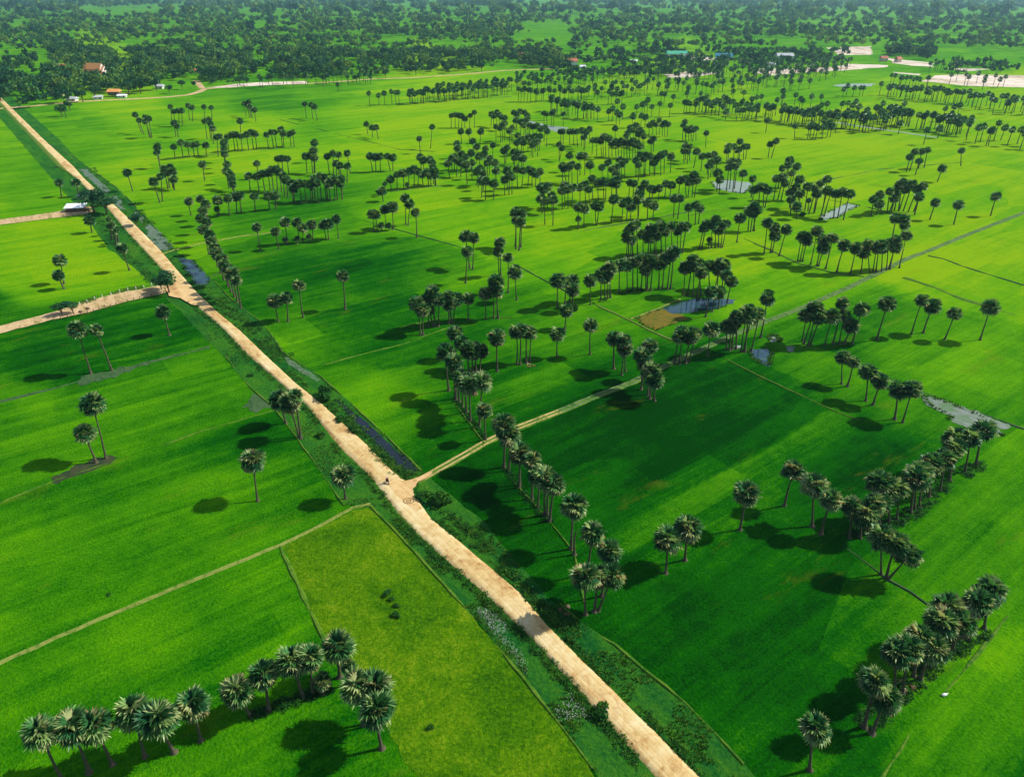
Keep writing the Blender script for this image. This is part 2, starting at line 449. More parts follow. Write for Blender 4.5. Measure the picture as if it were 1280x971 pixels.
FIELDS = [  # parcels with their own tone blended in (outline, tone, blend)
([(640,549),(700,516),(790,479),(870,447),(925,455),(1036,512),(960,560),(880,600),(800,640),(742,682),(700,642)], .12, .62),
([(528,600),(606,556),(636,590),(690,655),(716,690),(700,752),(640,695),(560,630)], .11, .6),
([(742,682),(880,603),(1036,512),(1062,526),(950,592),(860,642),(790,694)], .42, .6),
([(66,397),(215,366),(262,420),(150,459),(66,486)], .26, .5),
([(66,492),(150,466),(262,440),(283,445),(345,512),(250,540),(66,600)], .48, .45),
([(268,301),(350,285),(420,312),(540,296),(620,330),(480,395),(360,430),(330,403),(300,380)], .24, .35),
([(290,276),(420,252),(440,262),(300,296),(268,299)], .34, .5),
([(1090,350),(1203,385),(1290,410),(1290,330),(1203,298),(1130,330)], .9, .5),
]

def pip(px, py, poly):
    inside = np.zeros(px.shape, bool)
    n = len(poly)
    for i in range(n):
        x0, y0 = poly[i]; x1, y1 = poly[(i+1) % n]
        c = ((y0 > py) != (y1 > py)) & (px < (x1-x0)*(py-y0)/((y1-y0) or 1e-9) + x0)
        inside ^= c
    return inside

def tone_at(PX, PY):
    sh = PX.shape
    px = PX.ravel(); py = PY.ravel()
    out = np.zeros(len(px))
    sy_all = 9 + 0.036*np.clip(TN[:, 1], 0, 900)
    sx_all = 26 + 0.022*TN[:, 1]
    step = 20000
    for i in range(0, len(px), step):
        dx = (px[i:i+step, None] - TN[None, :, 0])/sx_all
        dy = (py[i:i+step, None] - TN[None, :, 1])/sy_all
        q = dx*dx + dy*dy
        q -= q.min(axis=1, keepdims=True)*0.999
        ww = np.exp(-q*0.9)
        out[i:i+step] = (ww*TN[None, :, 2]).sum(1)/ww.sum(1)
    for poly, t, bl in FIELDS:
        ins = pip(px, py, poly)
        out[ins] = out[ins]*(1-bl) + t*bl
    return out.reshape(sh)

def build_ground():
    ys = np.concatenate([[-13.3, -12.5, -11, -8, -4], np.arange(0, 200, 2.5), np.arange(200, 1000, 4), [1030, 1100, 1250, 1500, 1800, 2050]])
    xs = np.concatenate([[-5000, -2500, -1200, -600, -300], np.arange(-160, 1441, 5), [1600, 1900, 2500, 3800, 6300]])
    PX, PY = np.meshgrid(xs, ys)
    u = (PX-640)/FOC; v = (PY-485.5)/FOC
    t = CAMH/(SP + v*CP)
    X = u*t; Y = (CP - v*SP)*t
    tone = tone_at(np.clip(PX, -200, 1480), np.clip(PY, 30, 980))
    last = X[-1]*6
    for yy in (-60, -400, -4000):
        X = np.vstack([X, last]); Y = np.vstack([Y, np.full(len(xs), yy)]); tone = np.vstack([tone, np.full(len(xs), .4)])
    V = np.stack([X, Y, np.zeros_like(X)], -1).reshape(-1, 3)
    # far fields sink very slightly in and out of level, nothing visible at this height
    nr, nc = X.shape
    idx = np.arange(nr*nc).reshape(nr, nc)
    F = np.stack([idx[1:, :-1], idx[1:, 1:], idx[:-1, 1:], idx[:-1, :-1]], -1).reshape(-1, 4)
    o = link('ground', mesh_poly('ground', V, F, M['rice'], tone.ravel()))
    return tag(o, kind='structure')
build_ground()

# ------------------------------------------------------------------ sheets and strips
def resample(pts, step):
    out = [pts[0]]
    for a, b in zip(pts, pts[1:]):
        n = max(1, int((b-a).length/step))
        for k in range(1, n+1): out.append(a.lerp(b, k/n))
    return out

def jag(p, amp, sc):
    return amp*(noise.noise(Vector((p.x*sc, p.y*sc, 3.1))) + 0.5*noise.noise(Vector((p.x*sc*2.7, p.y*sc*2.7, 9.1))))

def sheet(name, px, z, m, amp=0.6, sc=0.25, step=2.0):
    P = [G(*p) for p in px]
    P.append(P[0])
    P = resample(P, step)[:-1]
    P = [Vector((p.x + jag(p, amp, sc), p.y + jag(p + Vector((50, 0, 0)), amp, sc), z)) for p in P]
    tris = tessellate_polygon([P])
    me = mesh_np(name, P, tris, m)
    o = link(name, me)
    if me.polygons and me.polygons[0].normal.z < 0: me.flip_normals()
    return tag(o, kind='structure')

def strip(name, pts, w, h, m, zb=-0.05, jit=0.15, step=2.5, wtop=0.45, parent=None):
    """raised earth strip along a world polyline: trapezoid section"""
    P = resample(pts, step)
    V, F = [], []
    fade = name == 'field_bund' and m is not M['bund']
    for i, p in enumerate(P):
        t = (P[min(i+1, len(P)-1)] - P[max(i-1, 0)]).normalized()
        s = Vector((-t.y, t.x, 0))
        off = s*jag(p, jit, 0.21)
        k = 1 + 0.6*jag(p + Vector((9, 9, 0)), 1, 0.4)*0.5
        hh = h*(1 + 0.5*jag(p, 1, 0.5)*0.5)
        if fade:
            g = 0.72 + 2.2*jag(p + Vector((70, 0, 0)), 1, 0.07)
            hh *= max(-0.25, min(1, g)); k *= max(0.45, min(1.15, g))
        for q, z in ((-w/2*k, zb), (-w*wtop/2*k, hh), (w*wtop/2*k, hh), (w/2*k, zb)):
            V.append(p + off + s*q + Vector((0, 0, z)))
    for i in range(len(P)-1):
        for k in range(3):
            a = i*4+k
            F.append((a+1, a, a+4, a+5))
    o = link(name, mesh_np(name, V, F, m), parent)
    if not parent: tag(o, kind='structure')
    return o

def loft(name, Lp, Rp, z, m, nacross=6, step=2.0, amp=0.35, sc=0.3):
    """sheet between two surveyed edge lines (given as lists with equal length)"""
    A = [G(*p) for p in Lp]; B = [G(*p) for p in Rp]
    V, F = [], []
    rows = 0
    for i in range(len(A)-1):
        n = max(1, int(max((A[i+1]-A[i]).length, (B[i+1]-B[i]).length)/step))
        for k in range(n + (1 if i == len(A)-2 else 0)):
            a = A[i].lerp(A[i+1], k/n); b = B[i].lerp(B[i+1], k/n)
            d = (b-a).normalized()
            a = a + d*jag(a, amp, sc); b = b + d*jag(b + Vector((30, 0, 0)), amp, sc)
            for j in range(nacross+1):
                p = a.lerp(b, j/nacross)
                V.append((p.x, p.y, z(j/nacross, p) if callable(z) else z))
            rows += 1
    for i in range(rows-1):
        for j in range(nacross):
            q = i*(nacross+1)+j
            F.append((q, q+nacross+1, q+nacross+2, q+1))
    me = mesh_np(name, V, F, m, True)
    if me.polygons[0].normal.z < 0: me.flip_normals()
    me.polygons.foreach_set('use_smooth', [True]*len(me.polygons)); me.update()
    return tag(link(name, me), kind='structure')

# verge on both sides of the road (one strip of rough grass under the road bed)
def world_line(px): return [G(*p) for p in px]
def PXY(x, y):
    d = Vector((x, y, -CAMH)); z = d.y*CP - d.z*SP
    return (640 + d.x/z*FOC, 485.5 + (-d.z*CP - d.y*SP)/z*FOC)
def road_pt(k, off):
    c = Vector((-302.8, 501.7, 0)) - ROAD_DIR*k + Vector((-ROAD_DIR.y, ROAD_DIR.x, 0))*off
    return PXY(c.x, c.y)
VL = [road_pt(1400,-12),road_pt(500,-12),road_pt(120,-12),(66,225),(100,262),(135,310),(180,345),(205,372),(225,388),(262,430),(283,448),(310,482),(345,514),(395,580),(430,632),(463,634),(500,670),(545,720),(600,780),(640,830),(700,905),(745,965),(800,1040)]
VR = [road_pt(1400,13),road_pt(500,13),road_pt(40,13),(90,195),(150,238),(185,275),(217,312),(262,345),(290,375),(330,405),(353,440),(400,470),(440,505),(527,588),(545,605),(600,648),(645,700),(690,752),(727,778),(769,806),(807,837),(859,881),(887,910),(930,955),(1010,1040)]
def by_y(line, ys):
    out = []
    for y in ys:
        for a, b in zip(line, line[1:]):
            if a[1] <= y <= b[1]:
                k = (y-a[1])/((b[1]-a[1]) or 1)
                out.append((a[0]+(b[0]-a[0])*k, y)); break
    return out
_ys = [max(VL[0][1], VR[0][1])+.01, 60, 90, 120, 150] + list(range(175, 1040, 15)) + [1040]
_ys = sorted(y for y in _ys if y >= max(VL[0][1], VR[0][1]))
loft('verge', by_y(VL, _ys), by_y(VR, _ys), 0.02, M['verge'], 8, 3.0, 0.8, 0.15)

# road: straight laterite embankment, 7 m wide, slightly crowned
RL = [road_pt(1400,-3.6),road_pt(500,-3.6),road_pt(100,-3.6),(71,208),(94,222),(108,236),(133,259),(156,287),(177,310),(203,338),(224,366),(254,390),(281,413),(304,439),(350,479),(383,507),(424,559),(450,584),(466,600),(502,649),(522,670),(603,740),(648,783),(663,797),(766,911),(830,984),(880,1040)]
RR = [road_pt(1400,3.6),road_pt(500,3.6),road_pt(100,3.6),(92,208),(104,222),(119,236),(146,259),(175,287),(198,310),(222,338),(247,366),(272,390),(300,413),(327,439),(370,479),(405,507),(463,559),(487,584),(506,600),(540,649),(567,670),(650,740),(686,783),(700,797),(816,911),(888,984),(945,1040)]
def road_z(k, p):
    e = min(k, 1-k)*2
    return -0.05 + 0.42*min(1, e*4) + 0.05*math.sin(e*math.pi/2) + 0.012*noise.noise(Vector((p.x*.8, p.y*.8, 1)))
loft('dirt_road', RL, RR, road_z, M['road'], 10, 1.2, 0.14, 0.25)
sheet('road_apron', [(205,360),(220,352),(240,360),(262,385),(240,382),(225,374),(212,371)], 0.44, M['apron'], 0.5, 0.4)
sheet('road_apron', [(484,606),(494,600),(505,603),(514,601),(524,597),(540,591),(536,597),(524,604),(517,612),(518,624),(528,637),(520,640),(506,630),(494,618)], 0.435, M['apron'], 0.5, 0.5, 0.8)

# farm track crossing to the right: two worn ruts with grass between
TRK = [(508,606),(530,597),(560,580),(605,554),(640,537),(700,514),(745,495),(790,478),(830,458),(870,440),(915,419),(960,401),(1000,386),(1060,360),(1130,325),(1165,312),(1203,296),(1290,262),(1400,225)]
tw = world_line(TRK)
def offset_line(pts, d):
    out = []
    for i, p in enumerate(pts):
        t = (pts[min(i+1, len(pts)-1)] - pts[max(i-1, 0)]).normalized()
        out.append(p + Vector((-t.y, t.x, 0))*d)
    return out
strip('farm_track', tw, 2.6, 0.10, M['bund_green'], 0.0, 0.2, 2.5, 0.8)
near = resample(tw[:7], 3)
for d in (-0.66, 0.66):
    strip('track_rut', offset_line(tw[:6], d), 0.62, 0.14, M['track'], 0.03, 0.12, 2.0, 0.85)
    strip('track_rut', offset_line(tw[5:13], d), 0.5, 0.14, M['wet_track'], 0.03, 0.15, 2.0, 0.85)
    strip('track_rut', offset_line(tw[12:], d), 0.5, 0.14, M['wet_track'], 0.03, 0.15, 3.0, 0.85)

# left dirt yards, roads by the village
sheet('dirt_yard', [(-90,430),(66,391),(100,380),(128,372),(150,366),(180,361),(205,356),(216,362),(205,367),(160,377),(110,391),(66,400),(-90,441)], 0.16, M['yard'], 0.6, 0.3)
sheet('dirt_yard', [(-90,287),(66,266),(84,262),(106,262),(120,264),(108,268),(66,273),(-90,293)], 0.16, M['yard'], 0.6, 0.3)
sheet('dirt_patch', [(98,212),(109,212),(122,224),(138,238),(134,242),(124,236),(114,226)], 0.10, M['marsh'], 1.0, 0.2)
VROAD = [(-80,142),(40,133),(97,127),(132,125.6),(186,123),(211,121.5),(235,119),(249,115),(256,111.5),(283,109),(326,105.8),(378,105),(420,102.5),(469,98.8),(512,97.7),(569,94),(632,88.2),(700,86)]
vw = world_line(VROAD)
strip('village_road', vw, 8, 0.15, M['yard'], 0.05, 0.8, 8, 0.9)
strip('village_road', world_line([(253,111),(249,106),(245,101)]), 7, 0.15, M['yard'], 0.05, 0.8, 8, 0.9)
sheet('sandy_bank', [(258,110.5),(290,106),(330,103),(384,101.5),(384,105.5),(330,107),(290,110)], 0.24, M['sand'], 4, 0.05, 10)

def pond(name, px, m, z=0.06, amp=0.7, sc=0.2): return sheet(name, px, z, m, amp*1.6, 0.28 if sc == 0.2 else sc, 0.9)
pond('canal', [(419,498),(435,510),(461,530),(484,553),(500,566),(516,577),(527,587),(520,590),(499,587),(489,574),(475,560),(463,547),(443,526),(425,507)], M['canal'], 0.07, 0.35)
pond('canal', [(353,443),(373,456),(401,476),(396,478),(378,466),(360,455)], M['marsh'], 0.07, 0.5)
pond('canal', [(224,322),(238,324),(252,337),(262,350),(259,357),(245,357),(233,338)], M['pond'], 0.07, 0.9)
pond('marsh', [(182,280),(191,282),(205,295),(217,309),(210,313),(198,313),(184,296)], M['marsh'], 0.07, 0.9)
pond('marsh', [(137,246),(145,245),(151,252),(156,262),(150,262),(144,255)], M['marsh'], 0.07, 0.9)
pond('marsh', [(168,262),(180,272),(178,280),(170,270)], M['marsh'], 0.07, 0.9)
pond('pond', [(827,386),(845,380),(860,375),(890,373),(919,374),(915,379),(898,386),(875,389),(851,392),(839,393)], M['pond'], 0.07, 0.6)
pond('pond', [(795,399),(812,391),(828,386),(840,393),(852,393),(860,399),(841,405),(823,413),(809,409)], M['brown_pond'], 0.09, 0.5)
pond('puddle', [(960,421),(968,418),(977,425),(966,428)], M['pale_pond'], 0.07, 0.8)
pond('puddle', [(936,436),(955,436),(966,440),(962,457),(950,454),(940,446)], M['pond'], 0.07, 1.0)
pond('puddle', [(918,432),(927,432),(926,436),(919,436)], M['pale_pond'], 0.07, 0.6)
pond('puddle', [(983,434),(992,433),(992,439),(984,440)], M['marsh'], 0.07, 0.8)
pond('pond', [(889,228),(905,225),(936,228),(938,235),(930,242),(912,240),(895,236)], M['pale_pond'], 0.07, 1.2)
pond('pond', [(1024,271),(1040,263),(1060,254),(1074,257),(1058,265),(1050,271),(1032,275)], M['pale_pond'], 0.07, 1.0)
pond('pond', [(640,147),(662,151),(685,157),(712,160),(697,165),(684,163),(667,157),(650,152)], M['pale_pond'], 0.07, 2.0, 0.08)
pond('marsh', [(1152,494),(1177,499),(1203,510),(1260,530),(1250,545),(1203,533),(1188,528),(1186,518),(1160,507)], M['marsh'], 0.07, 1.0)
pond('pond', [(1041,107),(1057,105),(1069,105),(1094,105),(1092,107.5),(1068,109),(1050,108.6)], M['pale_pond'], 0.1, 3, 0.05)
strip('irrigation_ditch', world_line([(1045,153.5),(1080,159),(1130,166),(1172,172.5)]), 4.0, 0.12, M['pale_pond'], 0.02, 0.8, 8, 0.9)
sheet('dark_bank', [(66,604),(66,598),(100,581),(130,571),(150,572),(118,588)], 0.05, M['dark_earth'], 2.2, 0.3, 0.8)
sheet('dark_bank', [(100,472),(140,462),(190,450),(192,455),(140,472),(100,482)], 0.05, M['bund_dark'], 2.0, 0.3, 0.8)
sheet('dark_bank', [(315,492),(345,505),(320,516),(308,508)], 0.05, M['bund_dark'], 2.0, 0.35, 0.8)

S = M['sand']
for poly in ([(1033,60),(1088,58),(1091,69),(1049,69)], [(1061,80),(1111,82),(1104,84.5),(1058,88),(1010,91),(1010,85),(1040,84)],
             [(1104,72.5),(1135,76),(1166,79),(1169,84),(1140,82.5),(1119,79.5)], [(1168,95),(1204,93),(1290,95),(1290,110),(1204,107.5),(1151,102)],
             [(1118,90),(1151,93),(1150,95),(1120,92)], [(1183,85.5),(1204,85.5),(1240,87),(1204,89.5)],
             [(832,93.5),(857,89.5),(898,89.5),(898,93),(856,97.5),(834,97)], [(859,71.5),(886,71.5),(895,75.5),(857,76)],
             [(942,86.6),(979,86),(1020,86.6),(1020,90),(957,95),(942,91)]):
    sheet('sandy_ground', poly, 0.12, S, 6, 0.03, 12)

PONDS = [[(827,386),(845,380),(860,375),(890,373),(919,374),(915,379),(898,386),(875,389),(851,392),(841,405),(823,413),(809,409),(795,399),(812,391),(827,386)],
  [(889,228),(905,225),(936,228),(938,235),(930,242),(912,240),(895,236),(889,228)], [(1024,271),(1040,263),(1060,254),(1074,257),(1058,265),(1050,271),(1032,275),(1024,271)],
  [(936,436),(955,436),(966,440),(962,457),(950,454),(940,446),(936,436)], [(1152,494),(1177,499),(1203,510),(1260,530),(1250,545),(1203,533),(1188,528),(1186,518),(1160,507),(1152,494)],
  [(224,322),(238,324),(252,337),(262,350),(259,357),(245,357),(233,338),(224,322)], [(419,498),(461,530),(500,566),(527,587),(520,590),(499,587),(463,547),(425,507),(419,498)],
  [(960,421),(968,418),(977,425),(966,428),(960,421)]]
# ripening olive field
sheet('ripening_field', [(353,683),(400,660),(440,638),(462,633),(500,671),(545,721),(600,781),(640,831),(700,906),(740,960),(790,1030),(560,1030),(500,940),(470,880),(440,850),(410,808),(395,780),(372,730)], 0.045, M['olive'], 0.7, 0.3, 1.0)

BUNDS = [([(-60,855),(70,797),(200,742),(350,682),(400,657),(440,635),(463,630)], 1.15, 'bund'),
([(-40,645),(70,600),(180,565),(250,540),(345,512)], 0.9, 'bund_green'),
([(-40,512),(70,485),(150,462),(262,434)], 1.6, 'bund_dark'),
([(350,682),(372,730),(395,780),(410,808),(440,850),(470,880),(500,940)], 1.2, 'bund_green'),
([(463,632),(500,670),(545,720),(600,780),(640,830),(700,905),(740,960)], 0.9, 'bund_green'),
([(283,447),(310,481),(345,513),(395,580),(430,632)], 0.7, 'bund_green'),
([(60,180),(90,195),(150,238),(185,275),(217,312)], 0.9, 'bund_dark'),
([(262,345),(290,375),(330,405),(353,440),(400,470),(440,505),(527,588)], 0.9, 'bund_green'),
([(198,319),(217,313),(250,305),(305,295),(350,290)], 1.4, 'bund'),
([(565,500),(606,555)], 0.6, 'bund_green'),([(640,600),(690,655),(718,692),(732,760)], 0.6, 'bund_green'),
([(700,755),(727,778),(769,806),(807,837),(859,881),(887,910),(930,955)], 0.9, 'bund_green'),
([(1059,685),(1097,714),(1108,723),(1138,740),(1165,760)], 0.8, 'bund_dark'),
([(905,448),(958,475),(997,492),(1036,511),(1075,526)], 0.9, 'bund_green'),
([(746,382),(785,400),(818,416),(850,430)], 0.9, 'bund'),([(788,399),(825,385),(850,374)], 1.0, 'bund'),
([(640,330),(654,336),(670,345),(710,366),(734,378)], 0.8, 'bund_dark'),
([(1130,347),(1170,360),(1203,374),(1290,400)], 3.4, 'bund_green'),
([(1160,320),(1180,324),(1203,333),(1290,360)], 1.2, 'bund_dark'),
([(930,298),(965,314),(1000,330),(1040,341),(1080,346)], 1.8, 'bund_green'),
([(1090,462),(1151,489),(1203,508),(1290,540)], 1.2, 'bund_dark'),
([(401,457),(453,443),(504,430),(560,410)], 0.8, 'bund_green'),
([(1260,770),(1203,840),(1175,872),(1150,900),(1100,975)], 0.8, 'bund_green'),
([(240,352),(300,335)], 0.7, 'bund_dark'),
([(461,132),(560,126),(640,121)], 1.5, 'bund_dark'),([(180,200),(260,194),(330,187),(368,184)], 1.2, 'bund_dark'),
([(300,241),(420,250)], 0.8, 'bund_dark'),([(488,240),(552,232)], 0.9, 'bund_dark'),
([(455,276),(600,316),(640,330)], 0.7, 'bund_dark'),
([(640,153),(700,150),(840,146),(900,140),(975,151),(1040,160),(1115,170)], 1.4, 'bund_dark'),
([(720,290),(800,276),(880,262)], 0.9, 'bund_dark'),([(1036,250),(1080,258),(1110,266)], 0.9, 'bund_dark'),
([(350,150),(500,187),(560,191)], 0.8, 'bund_dark'),([(500,410),(560,395),(640,398)], 0.7, 'bund_green'),
([(860,270),(900,262)], 0.8, 'bund_green'),([(1010,230),(1100,212),(1203,203)], 0.8, 'bund_dark'),
([(1130,120),(1203,132)], 1.2, 'bund_dark'),
]
for pts, wd, mk in BUNDS:
    strip('field_bund', world_line(pts), wd*0.85, 0.28, M[mk], -0.03, 0.25, 3.0, 0.5)

# ------------------------------------------------------------------ sugar palms
def fan_leaf(rs, petiole, blade, nseg=11, spread=R(225), curl=0.25, tone=0.4):
    """one stiff fan leaf lying along +X, blade facing +Z"""
    V = [(0, -0.05, 0), (0, 0.05, 0), (petiole, 0, 0.0)]
    F = [(0, 1, 2)]
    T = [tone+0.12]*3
    hub = (petiole, 0, 0)
    lim = []
    for k in range(nseg+1):
        a = -spread/2 + spread*k/nseg
        r = blade*0.58
        z = (0.10 if k % 2 else -0.06)*blade - curl*blade*0.35*abs(math.sin(a))
        lim.append((petiole + r*math.cos(a), r*math.sin(a), z))
    tips = []
    for k in range(nseg):
        a = -spread/2 + spread*(k+0.5)/nseg
        r = blade*(0.90 + 0.22*rs.random())*(1.0 if abs(a) < R(80) else 0.82)
        z = -blade*(0.12 + 0.35*rs.random()*0.8) - curl*blade*0.5*abs(math.sin(a))
        tips.append((petiole + r*math.cos(a), r*math.sin(a), z))
    b = len(V)
    V += lim + tips
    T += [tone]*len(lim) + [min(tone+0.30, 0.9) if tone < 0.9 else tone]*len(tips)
    for k in range(nseg):
        F.append((2, b+k, b+nseg+1+k)); F.append((2, b+nseg+1+k, b+k+1))
    return np.array(V, float), np.array(F, int), np.array(T, float)

def leaf_frames(rs, n, full=True):
    """directions of the leaves of one crown: upright in the middle, hanging dead below"""
    out = []
    ga = math.pi*(3-math.sqrt(5))
    for i in range(n):
        f = (i+0.5)/n
        th = R(8) + (R(138)-R(8))*(f**0.85)
        th += rs.uniform(-R(7), R(7))
        ph = i*ga + rs.uniform(-0.25, 0.25)
        d = Vector((math.sin(th)*math.cos(ph), math.sin(th)*math.sin(ph), math.cos(th)))
        up = Vector((0, 0, 1)) if th < R(95) else Vector((math.cos(ph), math.sin(ph), 0.3))
        s = up.cross(d).normalized()
        u = d.cross(s).normalized()
        roll = rs.uniform(-0.55, 0.55)
        s2 = s*math.cos(roll) + u*math.sin(roll); u2 = d.cross(s2)
        Mx = Matrix((d, s2, u2)).transposed()
        dead = th > R(118)
        out.append((Mx, th, dead))
    return out

def crown_arrays(seed, n=44, nseg=11, rad=2.8):
    rs = random.Random(seed)
    Vs, Fs, Ts = [], [], []
    base = 0
    for Mx, th, dead in leaf_frames(rs, n):
        pet = rad*0.46*rs.uniform(0.85, 1.1); bl = rad*0.56*rs.uniform(0.85, 1.1)
        if dead: tone = rs.uniform(0.90, 1.0) if rs.random() < 0.55 else rs.uniform(0.6, 0.8); bl *= 0.85
        else: tone = rs.choice([0.1, 0.2, 0.3, 0.4, 0.5, 0.6, 0.72]) + rs.uniform(-.05, .05)
        V, F, T = fan_leaf(rs, pet, bl, nseg, curl=0.15+0.3*rs.random() + (0.4 if dead else 0), tone=tone)
        A = np.array(Mx)
        Vs.append(V @ A.T); Fs.append(F + base); Ts.append(T); base += len(V)
    # heart of the crown: knot of leaf bases
    k = 7
    hv = []
    for j, (z, r) in enumerate(((-1.5, 0.20), (-0.9, 0.52), (-0.1, 0.5), (0.6, 0.18))):
        for q in range(k):
            a = 2*math.pi*q/k + j*0.4
            hv.append((r*math.cos(a), r*math.sin(a), z))
    hf = []
    for j in range(3):
        for q in range(k):
            a, b_, c, d = j*k+q, j*k+(q+1) % k, (j+1)*k+(q+1) % k, (j+1)*k+q
            hf += [(a, b_, c), (a, c, d)]
    Vs.append(np.array(hv)); Fs.append(np.array(hf)+base); Ts.append(np.full(len(hv), 0.97))
    return np.vstack(Vs), np.vstack(Fs), np.concatenate(Ts)

CROWNS = []
for i in range(7):
    V, F, T = crown_arrays(100+i, 36+5*(i % 3), 11, 2.8*(1, .94, 1.04)[i % 3])
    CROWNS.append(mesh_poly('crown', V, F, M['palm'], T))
FARCROWN = [crown_arrays(200+i, 26, 4, 3.1) for i in range(3)]

LEAVES = []
for i in range(9):
    rs = random.Random(40+i)
    tone = [0.18, 0.30, 0.40, 0.5, 0.62, 0.72, 0.78, 0.95, 0.99][i]
    V, F, T = fan_leaf(rs, 1.28, 1.6, 13, curl=0.15+0.25*rs.random() + (0.45 if i > 6 else 0), tone=tone)
    LEAVES.append(mesh_poly('leaf', V, F, M['palm'], T))
mb = MB()
mb.tube([(0,0,-1.6),(0,0,-1.0),(0,0,-0.2),(0,0,0.7)], [0.2, 0.55, 0.5, 0.12], 9)
for i in range(22):
    a = i*2.4; z = -1.3 + 0.07*i
    p = Vector((0.45*math.cos(a), 0.45*math.sin(a), z))
    mb.tube([p, p + Vector((math.cos(a)*0.45, math.sin(a)*0.45, 0.35))], [0.09, 0.05], 4)
HEART = mb.me('crown', M['bark'], True)

TRUNKS = []
for i in range(5):
    rs = random.Random(60+i)
    mb = MB()
    a = rs.uniform(0, 6.28); amp = rs.uniform(0.0, 0.03)
    pts, rad = [], []
    for z, r in ((-0.02, 0.62), (0.02, 0.42), (0.07, 0.29), (0.2, 0.24), (0.4, 0.20), (0.6, 0.18), (0.8, 0.17), (1.0, 0.16)):
        pts.append((0, 0, z)); rad.append(r)
    n = 8; v = []; f = []
    for (x, y, z), r in zip(pts, rad):
        ox = math.cos(a)*amp*9*math.sin(math.pi*max(z, 0)); oy = math.sin(a)*amp*9*math.sin(math.pi*max(z, 0))
        for k in range(n):
            q = r*(1 + (0.25*rs.random() if z < 0.05 else 0.06*rs.random()))
            v.append((ox + q*math.cos(2*math.pi*k/n), oy + q*math.sin(2*math.pi*k/n), z))
    for i2 in range(len(pts)-1):
        for k in range(n): f.append((i2*n+k, i2*n+(k+1) % n, (i2+1)*n+(k+1) % n, (i2+1)*n+k))
    mb.add(v, f)
    TRUNKS.append(mb.me('trunk', M['bark'], True))
